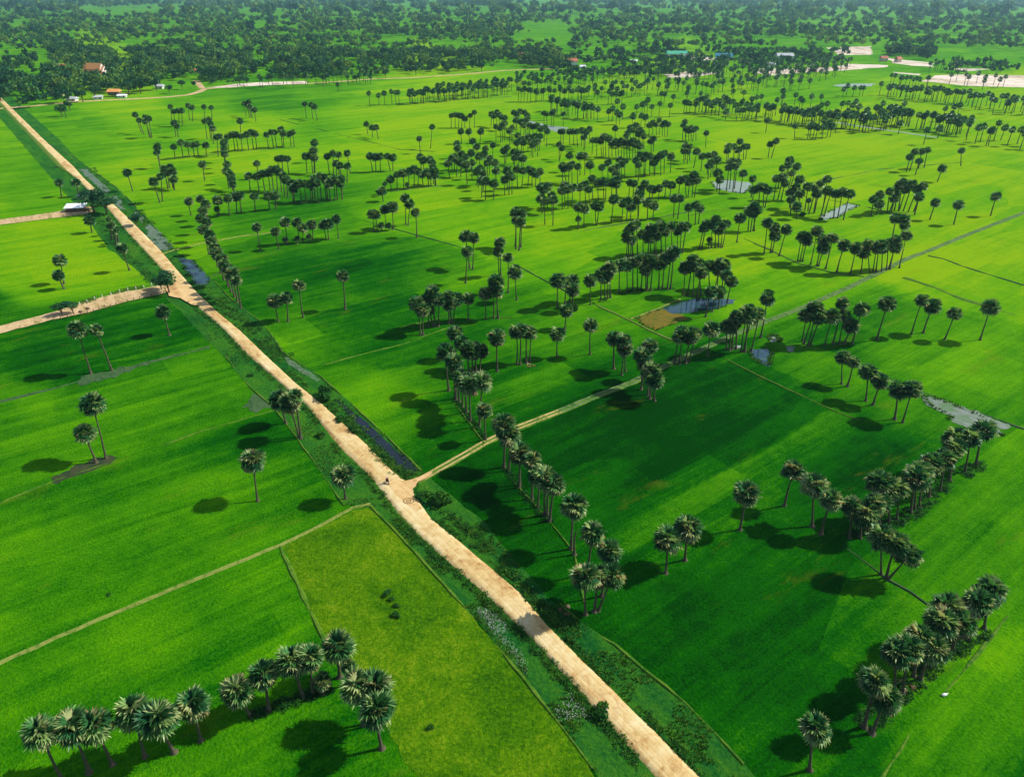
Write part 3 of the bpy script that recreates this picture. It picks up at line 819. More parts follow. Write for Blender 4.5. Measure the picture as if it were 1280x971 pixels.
# groups of palms: order of counting, where they stand, then crown x, crown y, foot y, foot x of the survey ('s' = young low palm)
PG = [
('x','the row across the lower left corner','50,915,975;88,911,965;120,905,955;163,897,945;201,892,940;239,886,925'),
('x','the foreground row below the curved field edge','299,858,895,313.5;328,846,887,336;365,826,871,379;389,819,867,391;402,854,866,403,s;423,807,846,425;435,832,856,437,s'),
('x','the clump at the olive field lower left corner','447,860,905;469,858,903;471,887,935'),
('x','the pair on dark soil at far left','111.5,505,573,132.6;105,543,578,120.5'),
('x','the pair on the wet bund at left','95,414,467,114;122,412,463,140'),
('x','*lone sugar palm standing just below the fenced dirt yard','202,392,419,212'),
('x','*lone sugar palm with ragged leaves left of the road','314,579,626,322'),
('x','*short sugar palm where three bunds meet by the road','430,593,623,432'),
('x','the trio touching the left road edge','351,499,529,357.5;362,504,546,374;369,496,548,376'),
('x','the pair at the left margin above the yard','73,327,355,80;74,346,361,80'),
('x','*ragged sugar palm just below the white-roofed hut','112,276,291,115'),
('x','*leaning sugar palm between the yard and the marshy verge','154,310,338,162'),
('n','the low palms crowding the road below the hut','136,274,294,139,s;140,281,300,144,s;143,290,307,146,s;137,283,300,140,s;146,287,304,148,s'),
('x','the pair above the hut beside the road','95,229,246,99;74,229,246,77'),
('x','*lone sugar palm right of the road near the top left','159,216.5,239,166'),
('x','the clump left of centre in the upper left fields','205,212,236,210;213,209.5,234,216;216,215,236,217;217,225,238,218;209,217,235,212;192,228,254,200;201,221,252,203'),
('n','the crossing double line of the upper left','284,206,230,287;283,214,236,286;288,219,238,291;290,225,240,293;291,232,243,294;256,152,174,259;261,150,173,263;263,155,176,265;266,161,180,267;271,172,196,273;275,171,195,277;280,179,203,281;280,186,210,281;281,193,216,282'),
('x','*sugar palm alone between the crossing lines, upper left','253,206,226,256'),
('x','the stacked pair in the upper left fields','197,184,210,200;196,191,211,201'),
('x','the short thin row in the upper left fields','217,184,199,219;226,179,198,229;234,181,197,237;241,182,196,243;246,181,195,248;257,182,195,258'),
('n','the dense line running beside the road verge','236,252,269,239;251,249,275,254;257,256,282,261;254,264,292,259;252,273,301,258;258,279,309,264;254,288,318,261;261,295,325,268;264,303,333,272;268,310,341,276;272,317,350,280;277,325,358,285;281,331,365,289;286,337,371,293;290,344,378,297;295,352,385,301'),
('x','the shaded row behind the dense roadside line','272,251,270,274;271,262,271,272,s;285,249,270,287;295,247,267,296;299,245,267,302;318,246,265,319;335,245,263,337;344,245,262,345'),
('x','the arched row left of centre','311,221,240,313;321,221,239,324;327.5,218,238,331;335,217,238,338;339,213,239,342;345,212,239,347;350,216,240,352;354,221,246,356;358,226,248,360'),
('x','the long low row ending right of the arch','365,230,252,367;367,237,254,368;374,230,254,377;380,230,254,383;387,231,253,389;390,236,252,391,s;396,230,254,398;392,224,252,394;399,221,250,402;405,222,250,408;407,226,250,410;411,231,252,413;417,225,251,419;420,227,250,422;426,230,250,428;427,224,248,428'),
('x','the trio just above the arched row','347,199,216,349;352,199,216,354;359,199,218,361'),
('x','*round sugar palm floating left above the arched row','321,205,224,323'),
('x','the upright knot above the long low row','393,179,203,393;392,189,216,393;389,195,217,391;393,198,218,394;382,196,217,384'),
('x','the mixed clump right above the long low row','409,196,219,412;416,192.5,219,417;423,194,218,424;420,205,222,421;425,208,223,426;434,192,217,438;434,208,229,434'),
('x','the pairs along the distant upper left row','333,169,186,336;339,166,185,342;343,166,184,346;351,162.5,184,353;354,167.5,185,355;362,168,183,364;366,166,184,368'),
('x','the even row of the upper left','284,172,190,286;291,169,189,294;295,169,189,298;301,171,189,303;308,169,188,311;314,166,187,317;319,168,187,321'),
('x','*lone sugar palm behind the even row at upper left','300,152,166,301'),
('x','the leaning bunch near the village road','305,130,145,308;309,131,147,312;311,128,147,314;312,134,148,316;318,138,152,320'),
('x','the leaning bunch at the upper left','169,144,166,177;174,151,168,180;181,145,172,187;182,152,173,189;186,149,172,190'),
('x','the scattered pairs below the village road','213,134,156,215;217,140,158,219;223,139,158,224;227,139,158,228;235,132.5,151,237;240,135,152,241;255,134,149,256;264,135,150,265;217.5,154.5,171,220;221,158.5,172,223'),
('x','the trio in the open upper field','458,155.6,168,460;465,160,172,466;470,160,174,473'),
('x','the small trio left of the upper centre','381,130.5,148,383;389,131.5,149,391;393,134,151,397'),
('x','*tall thin sugar palm alone in the open upper field','540,158,186,538'),
('x','*small sugar palm in the open upper middle field','524,174,192,525.5'),
('x','the five-palm row in the open upper field','462.5,196,215,466;469,197,215,470;475,196,215,475.5;484,196,214,488;491,197.5,214,491'),
('x','the long slanting row in the upper middle','488,225,238,489;496,219,238,496.5;504,217,237,505;511,215,236,511;517.5,212.5,235,518;523,215,235,522.5;527.5,219,233,529;534,216,233,536;538,221,233,539;544,221,232,545;509,231,237,510,s;541,209,230,542;543,215,232,544'),
('x','the pair at the head of the slanting row','525,197,213,527;529,201,215,530;537,200,216,538;540,204,218,541'),
('x','the low stub at the slanting row lower end','477.5,240,252,479;481,230,243,482,s;473,240,246,473,s'),
('x','the four-palm row left of centre','344,376,402,347.5;357,374,402,360;374,357,397,379;428.5,345.5,386.5,431.5'),
('x','the row of the left middle field edge','321,284.5,313,326;345,289,311,349;357,278,305,360;357,300,306,358,s;372,278,303,375;371,299,305,371,s;379,285,303,379;389,282,299,391;386,296,303,386,s;405,281,300,408;410,280,300,411;420,275,298,423'),
('x','the open group in the middle of the fields','466,268,290,468;470,269,290,472;477,282,289,477,s;486,282,288,487,s;481,262,284,483;490,260,287,492;506,249,281,507;512,256,282,510;519,267,297,521'),
('x','the trio standing upright in the central field','582,297,335,587;592,298,337,591;584,315,354,582'),
('n','the slanting line right of the central trio','625,303,344,626;623,315,344,624;635,323,366,635;644,340,375,646'),
('x','the tight foursome in the upper central field','645,267,308,644;652,264,309,651;645,276,311,645;651,277,313,649'),
('x','the thick row at the centre of the fields','521,382,418,526;528,389,419,529;536,389,408,535;536,374,408,541;541,366,408,544;549,375,408,548;561,382,405,561;562,370,404,565;570,376,403,566;585,374,400,585.5;607,369,399,607;620,354,398,622;621,365,398,623;617,362,397,617'),
('x','the curving line below the central row','569,417,448,570;577.5,430,461,578;590,440,465,591;601,440,464,600;594,436,463,595;585,436,463,586'),
('x','*round sugar palm alone left of the twin clump','621,422,464,621.5'),
('x','the twin clump below centre','646,416,455,646;651,414,456,650;658,418,454,658;664,417,453,662'),
('x','the two palms right of the twin clump','697,418,446,696;738,406,443,737.5'),
('n','the shadowed line descending to the farm track','557.5,440,488,561;567.5,453,498,569;569,462,500,570;574,468,502,574;577,473,509,578;586,485,527,588;583,477,515,583;602.5,478,533,599;605,513,550,607'),
('n','the line descending across the farm track','630,532,584,630;636,546,588,636;651,565,609,649;665.5,579,624,665;673,596,634,672;682,593,643,681;684.5,603,645,684;692,605,651,687;649,570,606,650'),
('n','the loose trio above the roadside clump','717,632,686,714;741,664,716,734;762,690,745,752'),
('x','the clump beside the road near the bottom','732,719,768,732;747.5,721,764,743;764,721,763,748'),
('x','the pair in the lower middle field','835.6,678,716,832;859,657,700,856'),
('x','the pair above the large dark field','767.6,424,461,767;779.6,427,468.5,777;781,436,464,782'),
('n','the dark clump on the farm track','812,432,472,811;803,446,486,802;807,455,487,801;815,464,498,812;818,474,501,818;810,468,494,810'),
('x','the bunch beside the far end of the dark field','847.5,421,455,843;853.5,419,455,849;862.5,419,454,857;869,417,452,861'),
('x','*round sugar palm on the track right of the bunch','889,412,445,884'),
('x','the pair with ragged crowns left of the long row','697,351,385,697;707,353,380,706;715,353,378,712;716,362,388,717'),
('x','*sugar palm below the ragged pair near centre','708,390,412,706'),
('x','the long dense row above the brown pond','738,350,381,738;751,344,374,751;756,350,374,756;760,340,373,759;763,334,372,763;775,332,366,774;784,332,364,784;792,330,363,791;797,325,362,797;804,326,362,801;807,338,364,807;811,325,362,809;817,329,363,813;824,330,362,823;831,326,360,828;839,322,362,834;842.5,317,361,838'),
('x','the long dense row behind the pond row','784,296,322,783;789,301,322,788;786,289,322,786;790,283,320,791;796,282,320,797;804,294,318,804;811,297,318,810;813,287,317,813;821,297,319,820;818,286,318,818;826,284,317,827;832.5,291,317,832;839,284,315,840;847,290,312,847;852,284,314,850;857.5,284,316,853'),
('x','the dark clump standing behind the blue pond','857,336,369,854;866,326,370,859;868,335,371,866;876,340,373,871;873,331,369,876;887,334,362,887;899,340,362,896;900,330,364,893;906,335,367,901;914,352,378,909;908,345,372,903'),
('x','the low clump at the blue pond near bank','888,366,396,882;899,366,386,898;893,370,390,890,s'),
('x','the clump right of the second dense row','879,286,311,874;883,281,311,877;890,281,310,889;895,276,310,894;899,288,309,898;904,282,310,901;909,281,309,903;887,300,311,886,s'),
('x','*slim sugar palm right of the second row clump','925,273,303,921'),
('x','the four-palm bunch above the wet fields','937,265,289,935;941,268,290,938;946,263,289,941;943,259,289,943'),
('x','the ragged bunch at the head of the curved row','959,279,317,955;968,285,316,963;969,295,316,965;982,287,320,974'),
('x','the curved row along the right-hand track','1002,296,327,997;1006,297,327,1000;1008,301,327,1003;1022,290,331,1013;1028,300,332,1021;1029,311,333,1023;1041,299,336,1032;1054,306,340,1046;1070,311,342,1063;1080,317,341,1076;1086,307,341,1087;1096,312,340,1091;1099,307,340,1095;1105,312,340,1102;1112,307,338,1108;1119,309,337,1111;1120,301,337,1112;1134,296,335,1124'),
('x','the pair rising behind the curved row end','1120,274,303,1114;1130,275,305,1125;1131,283,306,1125'),
('x','the compact row in the upper right fields','1092,250,270,1089;1099,257,269,1095;1100,244,268,1102;1112,240,266,1109;1120,243,265,1114;1118,249,266,1111;1128,229,264,1123;1132,238,263,1124;1140,231,264,1129;1146,237,265,1135;1154,233,265,1142;1149,247,269,1143;1124,233,263,1118'),
('x','the two lone palms at the upper right edge','1169,254,275,1162;1198,257,281,1192;1245,246,270,1238'),
('x','the loose clump below the far right canal','1137.6,197,215,1133;1144,190,214,1137;1149,202,219,1144;1152,190,211,1148;1159.5,188,210,1155'),
('x','the pair below the loose clump at upper right','1177.5,211.5,227.5,1171.5;1202,189,208,1201'),
('x','the row left of the pale upper right pond','1010,234,263,1006;1020,236,267,1011;1026,229,266,1018;1021,243,267,1017;1011,251,264,1010,s;1034,239,270,1026;1035,221,260,1029;1038,241,271,1030;1045,243,273,1042;1053,241,273,1047;1062,243,275,1054'),
('x','the ragged thin clump left of that row','987.5,241,260,987;995,235,261,992;1000,225,250,998;1000,243,265,999;996,259,274,996;989,250,268,988'),
('x','the big double clump in the right fields','978,211,236,972;987.5,201,232,982;985,207,234,980;996,209,234,988;990,217,238,985;971,224,250,967;979,222,250,972;981,230,251,976'),
('x','the four-palm row right of the pale pond','942,238,259,940;950,235,259,948;955,235,259,954;960,239,260,956;941,224,247,939'),
('x','the leaning palms at the pale middle pond','897.5,217,240,896;900,225,242,899;911,210,239,908;915,201,236,912;919,208,240,916;922,201,236,918;929,217.5,241,925'),
('x','the dense knot left of the pale pond','885,195,218,884;892,194,217,891;890,203,222,888;886,208,224,885;897,200,221,894'),
('x','the bright pair in the open right field','962.5,181,198,960;970,177,198,964'),
('x','the compact clump in the upper right middle','909,189,208,908;911,184,205,910;917.5,184,204,917;925,177.5,202,924;930,184,200,929;934,184,199,932;923,188,203,922'),
('x','*sugar palm below the curved row beside the ditch','959,375,422,950.5'),
('x','the tall bunch right of the flooded patch','1008,395,427,1003;1018,386,430,1005;1021,388,432,1010;1024,396,431,1013;1039,395,431,1031;1054,381,430,1041;1055,395,430,1049;1063,407,430,1055;1077,387,430,1065'),
('x','the leaning palms at the far right margin','1108.6,380,425,1096;1151,375,418,1139;1165,383,416,1154;1193,392,424,1181;1238,385,425,1225'),
('x','the dark bunch standing in the flooded patch','909,410,437,908;918,404,437,915;922,398,436,920;932,394,440,926;936,388,440,931;940,397,440,929;949,394,439,939;914,412,438,912'),
('x','the three pairs on the bund at right','1055,449,480,1052;1067,454,483,1059;1087,468,501,1082;1100,477,506,1091;1123.5,489,524,1118;1141,488,528,1128'),
('x','the loose four left of the right-hand row','933,616,662,925;991,588,632,980.5;1020,610,658,1015;1038,624,667,1026'),
('x','the thick row climbing to the right margin','1066,635,672,1062;1078,641,672,1075;1092,629,667,1089;1102,633,664,1100;1102,607,652,1098;1115,615,652,1111;1126,611,650,1121;1143,595,640,1138;1155,587,633,1149;1148,590,636,1143;1167,582,620,1161;1181,573,613,1175;1194,561,600,1187;1193,548,588,1189;1212,545,590,1206;1228,536,580,1220'),
('x','the leaning three above the long shadow','1103.4,673,718,1101.5;1119,679,722,1108;1133,691,724,1110'),
('x','the thick row across the lower right corner','1091,846,908,1080;1109,876,916,1090;1124,820,872,1118;1137,812,866,1128;1149,795,845,1142;1163,805,848,1150;1176,776,826,1166;1189,765,812,1180;1200,776,812,1190;1222,752,800,1210;1240,740,785,1230'),
('x','*sugar palm standing alone at the bottom, left of the corner row','1017,905,962,1012'),
('x','the regular row below the wooded knoll','722.5,260,286,723;730,261,285,730;744,257.5,282,745;749,259,282,746;767,250,279,764;779,255,278,777;785,252,277,783;789,259,275,788;797.5,250,274,797.5;799,243,270,798;810,254,274,809;817.5,257.5,274,816;723,274,287,722,s'),
('x','the pairs at the right of the regular row','843,249,272,842;850,249,274,847;860.6,260,277,861;870,257,281,869;875,261,280,873'),
('x','the middle row of the crowded centre','725,235,255,725;731,231,253,732;736,237.5,256,737;740,224,250,741;747,229,252,748;754,227.5,252,755;757.5,229,251,757;765,230,251,764;771,231,252,771;770,226,248,770;787.5,229,246,786;792.5,230,247,791;800,239,250,800;806,231,250,804;816,237.5,250,815;812,236,251,812;824,236,251,823;832.5,230,247,831;839,232,247,837;850,226,246,848;856,224,247,858;867.5,220,246,865;871,226,247,868;862,228,247,860'),
('x','the rightward group of the tall foreground clump','680,237.5,262,679;685,234,260,684;676,235,258,676;676,249,267,678;681,252,281,681;692,251,282,691;702.5,239,262,703;710,237,261,710;716,235,260,715;706,233,259,706;690,245,268,690'),
('x','the dense thicket of the upper centre','602.5,226,247,602;607,227.5,250,607;617.5,230,250,617;600,212,232,595;596,215,234,598;620,214,230,620;619,204,224,620;609,204,224,610;631,225,244,631;637.5,219,244,636;634,214,238,634;640,222,243,640;646,212,235,647;654,214,235,652;665,215,234,665;670,219,234,669;675,215,230,675;654,199,216,654;661,212,233,660;590,204,224,590;582.5,207,231,584;576,204,222,576;571,201,221,571;565,199,216,565;560,205,222,562;604,217,238,604'),
('x','the pair left of the crowded middle row','705,211,229,708;711,209,230,711;715,206,229,715;712,195,215,712;703,208,228,703;725,196,219,725;731,195,219,731;722,209,231,722'),
('x','the shaded band across the upper centre','737.5,207,231,738;752.5,210,232,753;760,204,228,760;765,212,233,765;770,210,232,771;774,200,222,775;781,202,223,781;770,217.5,236,770;777,206,228,777;795,201,222,795;798,207,226,798;800,194,218,800;807,195,220,806;812,196,220,812;805,199,221,805;820,199,219,818;826,195,219,826;831,192,217,830;839,196,216,838;817,204,220,818'),
('x','the three slim palms behind the shaded band','855,189,204,855;860,190,205,859;871,190,210,867;878,196,214,876;857,183,200,857;862,184,201,862'),
('x','the tufted run of the far centre','721,165,184,722;727,164,183,727;732,166,186,731;730,172,189,730;737,162,180,737;741,176,193,740;746,176,195,746;751,177,196,752;754,172,197,754;757,172,196,757;761,174,199,761;769,161,173,769'),
('x','the solid dark run of the far centre','765,180,196,765;769,177,197,770;773,181,197,773;776,176,197,777;780,180,198,780;783,177,198,784;787,180,198,787;791,177,198,791;794,182,199,794;797,179,198,797;800,184,199,800'),
('x','the peak above the solid dark run','785,166,184,785;783,170,185,783;787.5,160,178,788;795,157.5,175,795;792,163,180,792;800,162.5,180,800;798,168,184,798;805,171,187,805;803,166,185,803;817,174,190,817;814,177,190,814'),
('x','the far centre loose row','812,157,169,811;816,154,168,816;824,151,168,824;828,157,170,828;831,154,171,831;835,156,171,834;820,156,169,821'),
('x','the ragged far group left of the bright field','854,157,176,853;856,153,174,857;861,164,176,861;864,160,176,864;867,163,177,866;870,161,176,870;858,162,176,857;883,167,184,882'),
('x','two lone palms of the bright far field','959,151,166,957;994,158,173,993'),
('x','the far thicket left end','576,165,180,577;586,165,179,587;601,165,179,600;571,180,198,571;572,186,204,573;591,177,196,592;596,184,204,596;589,192,212,589;599,196,214,600;607,186,204,608;616,182,197,616;634,185,204,632;630,189,205,631;605,193,212,606;612,199,218,612;582,197,214,582;577,193,212,577;568,196,213,568'),
('x','the small row at the far upper centre','564,145,160,564;569,144,160,569;574,145,160,573;577.5,146,160,577;581,149,160,581;587.5,145,160,587;593,141,160,593'),
('x','the far thicket upper end','614,143,158,614;617,146,160,617;621,141,159,621;624,144,160,624;627,147,163,627;631,148,164,631;620,159,179,620;625,161,179,626;628,157,177,628;631,155,176,631;637,164,182,637;640,160,180,640;642,141,160,642;646,143,161,646;650,140,160,650;656,141,160,656;659,145,162,659;645,151,170,645;651,153,172,651;655,157,174,655;657,151,171,657;660,149,168,660;662,157,176,662;666,159,176,666;671,158,176,671;676,162,179,676;684,165,184,683;681,160,178,680;647,170,188,647;652,175,192,652;646,179,195,646;654,179,194,654;660,172,190,660;664,176,194,664;666,181,197,666;672,178,196,672;669,171,190,669;675,171,189,674;642,190,206,642;648,193,208,648;652,199,214,652;643,198,214,643'),
('x','the pairs beside the pale upper pond','701,165,180,701;704,165,180,704;699,181,199,699;702.5,186,202,699;680,142,157,680;683,143,157,684;690,142,157,689;692,140,157,692;704,143,158,704;712,165,182,712;717,165,182,717'),
]
FAR = '761,140,152;766,136,152;771,141,156;775,144,156;779,134,150;772,127,140;796,134,148;803,131,146;810,125,140;806,130,145;815,134,147;825,130,146;838,132,147;791,146,160;802,145,158;807,147,160;827,117,131;831,118,131;842,121,133;859,116,128;859,129,142;856,128,142;863,130,142;870,131,142;876,117,130;875,125,140;884,122,140;884,129,142;896,126,140;905,122,138;910,125,139;917,114,128;917,127,141;930,116,130;940,124,138;952,121,136;946,122,137;922,138,151;929,138,151;936,136,151;941,137,151;947,138,150;908,140,150;959,132,150;962,136,151;967,134,152;972,125,145;979,114,133;979,121,142;977,139,153;983,137,154;986,139,154;992,139,156;995,119,136;1004,126,142;1001,124,140;1015,121,138;1027,121,136;1005,143,158;1012,144,160;1016,142,158;1021,135,154;1027,132,151;1034,130,150;1012,159,174;1015,156,172;1019,158,174;1022,160,174;1030,151,168;1030,159,174;1037,154,172;1040,158,172;1048,147,166;1045,140,158;1053,130,147;1060,129,146;1070,127,143;1066,132,150;1060,139,156;1066,142,160;1071,142,160;1074,134,152;1084,138,156;1081,151,166;1089,147,165;1086,144,162;1096,135,153;1104,130,150;1100,136,154;1113,135,152;1120,134,152;1131,130,148;1130,139,158;1136,140,158;1125,137,156;1104,146,165;1107,152,164;1111,145,163;1117,144,162;1126,154,168;1149,144,162;1154,145,162;1158,144,162;1159,163,181;1174,150,165;1172,146,162;1175,161,173;1182,136,152;1193,134,152;1200,132,150;1187,152,168;1194,152,168;1199,155,170;1198,147,164;1205,150,168;1215,148,166;1190,142,160;1068,110,121;1076,110,121;1080,110,121;1102,105,119;1112,111,124;80,137,148;461,117,132;473,120,132;480,117,131;489,115,131;494,116,131;498,116,131;512,115,130;515,116,130;747,116,128;722,113,127;727,114,127;734,113,127;761,115,131;765,118,131;770,117,131;775,118,130;778,116,130;790,112,122;1055,112,122;1013,101,112;1060,108,120;1000,101,113;988,100,112;422,106,116'
FARROWS = [(512,131,636,119,46,3,1.5),(545,124,640,112,30,3,2.5),(645,128,735,125,22,2,1),(685,139,747,152,26,2,2),(640,116,740,110,26,4,3),(740,122,860,112,36,5,5),
(860,120,1000,108,30,5,5),(1108,121,1206,131,34,3,2),(1110,108,1160,112,12,4,2),(900,142,960,150,12,4,2),(870,140,905,146,12,3,2),(975,151,1045,162,26,2,2),(1045,160,1090,166,14,4,3),(1095,156,1140,160,14,3,3),
(640,104,860,100,60,6,5),(860,104,1050,96,70,6,6),(930,96,1040,88,40,6,5),(1150,160,1206,170,12,4,3),(300,110,400,106,14,5,3),(400,108,470,103,16,4,3),(1010,82,1060,86,40,4,4),(820,92,1000,84,60,8,6),(1185,104,1260,112,10,6,3),(1160,88,1206,92,16,4,2),(1206,134,1290,145,20,4,4),(1206,175,1290,185,12,5,5)]

ORD = ['', 'first', 'second', 'third', 'fourth', 'fifth', 'sixth', 'seventh', 'eighth', 'ninth', 'tenth', 'eleventh', 'twelfth', 'thirteenth',
       'fourteenth', 'fifteenth', 'sixteenth', 'seventeenth', 'eighteenth', 'nineteenth', 'twentieth', 'twenty-first', 'twenty-second', 'twenty-third', 'twenty-fourth', 'twenty-fifth']

def parse(s):
    out = []
    for e in s.split(';'):
        q = e.split(',')
        young = q[-1] == 's'
        if young: q = q[:-1]
        q = [float(x) for x in q]
        cx, cy = q[0], q[1]
        by = q[2]
        Y = G(640, by).y
        if len(q) > 3: base = G(q[3], by)
        else:
            base = G(cx, by); base.x = cam_at_y(cx, cy, Y).x
        top = cam_at_y(cx, cy, Y)
        h = top.z
        h = max(2.0 if young else 5.2, min(h, 14.5))
        lean = max(-3.2, min(3.2, top.x-base.x))
        out.append((base, lean, h, young))
    return out

groups = [(o, d, parse(s)) for o, d, s in PG]
groups.sort(key=lambda g: sum(p[0].length for p in g[2])/len(g[2]))
indiv, rest = [], []
cnt = 0
for g in groups:
    if cnt + len(g[2]) <= 304 and not rest: indiv.append(g); cnt += len(g[2])
    else: rest += g[2]

prs = random.Random(5)
def crown_radius(h, young): return (0.58 if young else 1.0)*prs.uniform(0.84, 1.14)

def make_palm(base, lean, h, young, label, near):
    t = empty('sugar_palm', base, 0)
    tag(t, label, 'palm tree', 'sugar palms standing across the rice fields')
    dy = prs.uniform(-1.1, 1.1)
    s = crown_radius(h, young)
    hh = h - 0.9*s
    tr = link('trunk', prs.choice(TRUNKS), t)
    d = Vector((lean, dy, hh))
    tr.rotation_mode = 'QUATERNION'
    tr.rotation_quaternion = d.to_track_quat('Z', 'Y')
    k = prs.uniform(0.85, 1.15)*(0.9 if young else 1)
    tr.scale = (k, k, d.length + 0.3)
    tilt = Matrix.Rotation(lean*0.03, 4, 'Y')
    if near:
        c = link('crown', HEART, t)
        c.location = (lean, dy, h)
        c.rotation_euler = (0, lean*0.04, prs.uniform(0, 6.28))
        c.scale = (s, s, s)
        n = prs.randint(36, 50)
        for Mx, th, dead in leaf_frames(prs, n):
            if dead and prs.random() < 0.35: continue
            me = LEAVES[prs.choice([7, 8, 6, 5])] if dead else LEAVES[prs.choice([0, 1, 1, 2, 2, 3, 3, 4, 5, 5, 6])]
            l = link('leaf', me, c)
            q = prs.uniform(0.85, 1.1)
            l.matrix_basis = Mx.to_4x4() @ Matrix.Diagonal((q, q, q, 1))
    else:
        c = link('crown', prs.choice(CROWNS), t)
        c.location = (lean, dy, h)
        c.rotation_euler = (prs.uniform(-.08, .08), lean*0.04, prs.uniform(0, 6.28))
        q = prs.uniform(0.95, 1.1)
        c.scale = (s, s, s*q)
    return t

nearcount = 0
for order, desc, ps in indiv:
    if order == 'x': idx = sorted(range(len(ps)), key=lambda i: (ps[i][0].x+ps[i][1])/max(ps[i][0].y, 1))
    else: idx = sorted(range(len(ps)), key=lambda i: ps[i][0].length)
    n = len(ps)
    for r, i in enumerate(idx):
        b, lean, h, young = ps[i]
        if desc[0] == '*': label = desc[1:]
        elif n == 2: label = '%s palm of %s' % (('left', 'right')[r] if order == 'x' else ('nearer', 'farther')[r], desc)
        elif order == 'x':
            o_ = 'leftmost palm' if r == 0 else 'rightmost palm' if r == n-1 else ORD[r+1] + ' palm from left'
            label = '%s in %s' % (o_, desc)
        else:
            o_ = 'nearest palm' if r == 0 else 'farthest palm' if r == n-1 else ORD[r+1] + ' nearest palm'
            label = '%s in %s' % (o_, desc)
        make_palm(b, lean, h, young, label, near=(b.length < 172))

def far_palms(name, plist, crowns, m, kindlabel, dim=1.0):
    Vs, Fs, Ts = [], [], []
    base = 0
    rs = random.Random(77)
    tV, tF = [], []
    tb = 0
    for b, lean, h, young in plist:
        V, F, T = crowns[rs.randrange(len(crowns))]
        a = rs.uniform(0, 6.28); s = rs.uniform(.9, 1.15)*(0.6 if young else 1)
        ca, sa = math.cos(a)*s, math.sin(a)*s
        W = np.stack([V[:, 0]*ca - V[:, 1]*sa, V[:, 0]*sa + V[:, 1]*ca, V[:, 2]*s], -1) + np.array([b.x+lean, b.y, h])
        Vs.append(W); Fs.append(F+base); Ts.append(np.clip(np.where((T > .84) & (dim < 1), .3, T*dim) + rs.uniform(-.08, .08), 0, 1)); base += len(V)
        for (x, y, z, r) in ((b.x, b.y, -0.05, .36), (b.x+lean, b.y, h-0.6, .2)):
            for k in range(4): tV.append((x + r*math.cos(k*math.pi/2+.7), y + r*math.sin(k*math.pi/2+.7), z))
        for k in range(4): tF.append((tb+k, tb+(k+1) % 4, tb+4+(k+1) % 4, tb+4+k))
        tb += 8
    root = empty(name, (0, 0, 0))
    tag(root, kindlabel, 'palm trees', None, 'stuff')
    c = link('crown', mesh_poly('crown', np.vstack(Vs), np.vstack(Fs), M['palm'], np.concatenate(Ts)), root)
    t = link('trunk', mesh_poly('trunk', np.array(tV), np.array(tF), M['bark']), root)
    c['kind'] = 'stuff'; t['kind'] = 'stuff'

FC = [crown_arrays(300+i, 34, 8, 2.8) for i in range(4)]
far_palms('distant_palms', rest, FC, M['palm'], 'crowded sugar palms in rows over the upper half of the fields')
fl = parse(FAR)
for x0, y0, x1, y1, n, jx, jy in FARROWS:
    for k in range(n):
        f = (k + rng.random())/n
        by = y0 + (y1-y0)*f + rng.uniform(-jy, jy)
        b = G(x0 + (x1-x0)*f + rng.uniform(-jx, jx), by)
        fl.append((b, rng.uniform(-.8, .8), rng.uniform(8.5, 12.5), False))
far_palms('distant_palms', fl, FARCROWN, M['palm'], 'tiny far-off sugar palms below the villages at the top', 0.85)

# bare dead trunk by the third line
t = empty('palm_snag', G(718, 693))
tag(t, 'bare dead palm trunk without a crown, between two palms', 'dead tree')
o = link('trunk', TRUNKS[1], t); o.scale = (1, 1, 5.5)
mb = MB(); mb.tube([(0,0,5.3),(0.15,0.05,5.9),(0.1,0,6.2)], [0.17, 0.12, 0.03], 6)
link('broken_top', mb.me('broken_top', M['bark']), t)

# ------------------------------------------------------------------ broadleaf trees, bushes
def blob_leaves(rs, blobs, n, size, tone0=0.35):
    """leaf quads over and inside a set of ellipsoid clumps"""
    V = np.zeros((n*4, 3)); T = np.zeros(n*4)
    F = np.arange(n*4).reshape(n, 4)
    vol = np.array([b[3]*b[4]*b[5] for b in blobs])**0.7
    ci = rs.choice(len(blobs), n, p=vol/vol.sum())
    B = np.array(blobs)[ci]
    d = rs.normal(size=(n, 3)); d /= np.linalg.norm(d, axis=1)[:, None]
    r = 0.55 + 0.5*rs.random(n)**0.6
    c = B[:, :3] + d*B[:, 3:6]*r[:, None]
    nrm = d + rs.normal(size=(n, 3))*0.75; nrm[:, 2] += 0.35
    nrm /= np.linalg.norm(nrm, axis=1)[:, None]
    a = np.cross(nrm, rs.normal(size=(n, 3))); a /= np.linalg.norm(a, axis=1)[:, None]
    b = np.cross(nrm, a)
    s = size*(0.6 + 0.8*rs.random(n))[:, None]
    for k, (p, q) in enumerate(((-1, 0), (0, -.6), (1, 0), (0, .6))):
        V[k::4] = c + a*s*p + b*s*q
        T[k::4] = np.clip(tone0 + B[:, 6] + rs.normal(size=n)*0.14, 0, 1)
    return V, F, T

def tree_blobs(rs, r, h0, n, flat=0.75):
    out = []
    for i in range(n):
        a = rs.uniform(0, 6.28); q = r*0.62*math.sqrt(rs.random())
        br = r*rs.uniform(0.34, 0.55)
        out.append((q*math.cos(a), q*math.sin(a), h0 + rs.uniform(-.35, .55)*r*flat, br, br, br*rs.uniform(.65, .9), rs.uniform(-.16, .2)))
    return out

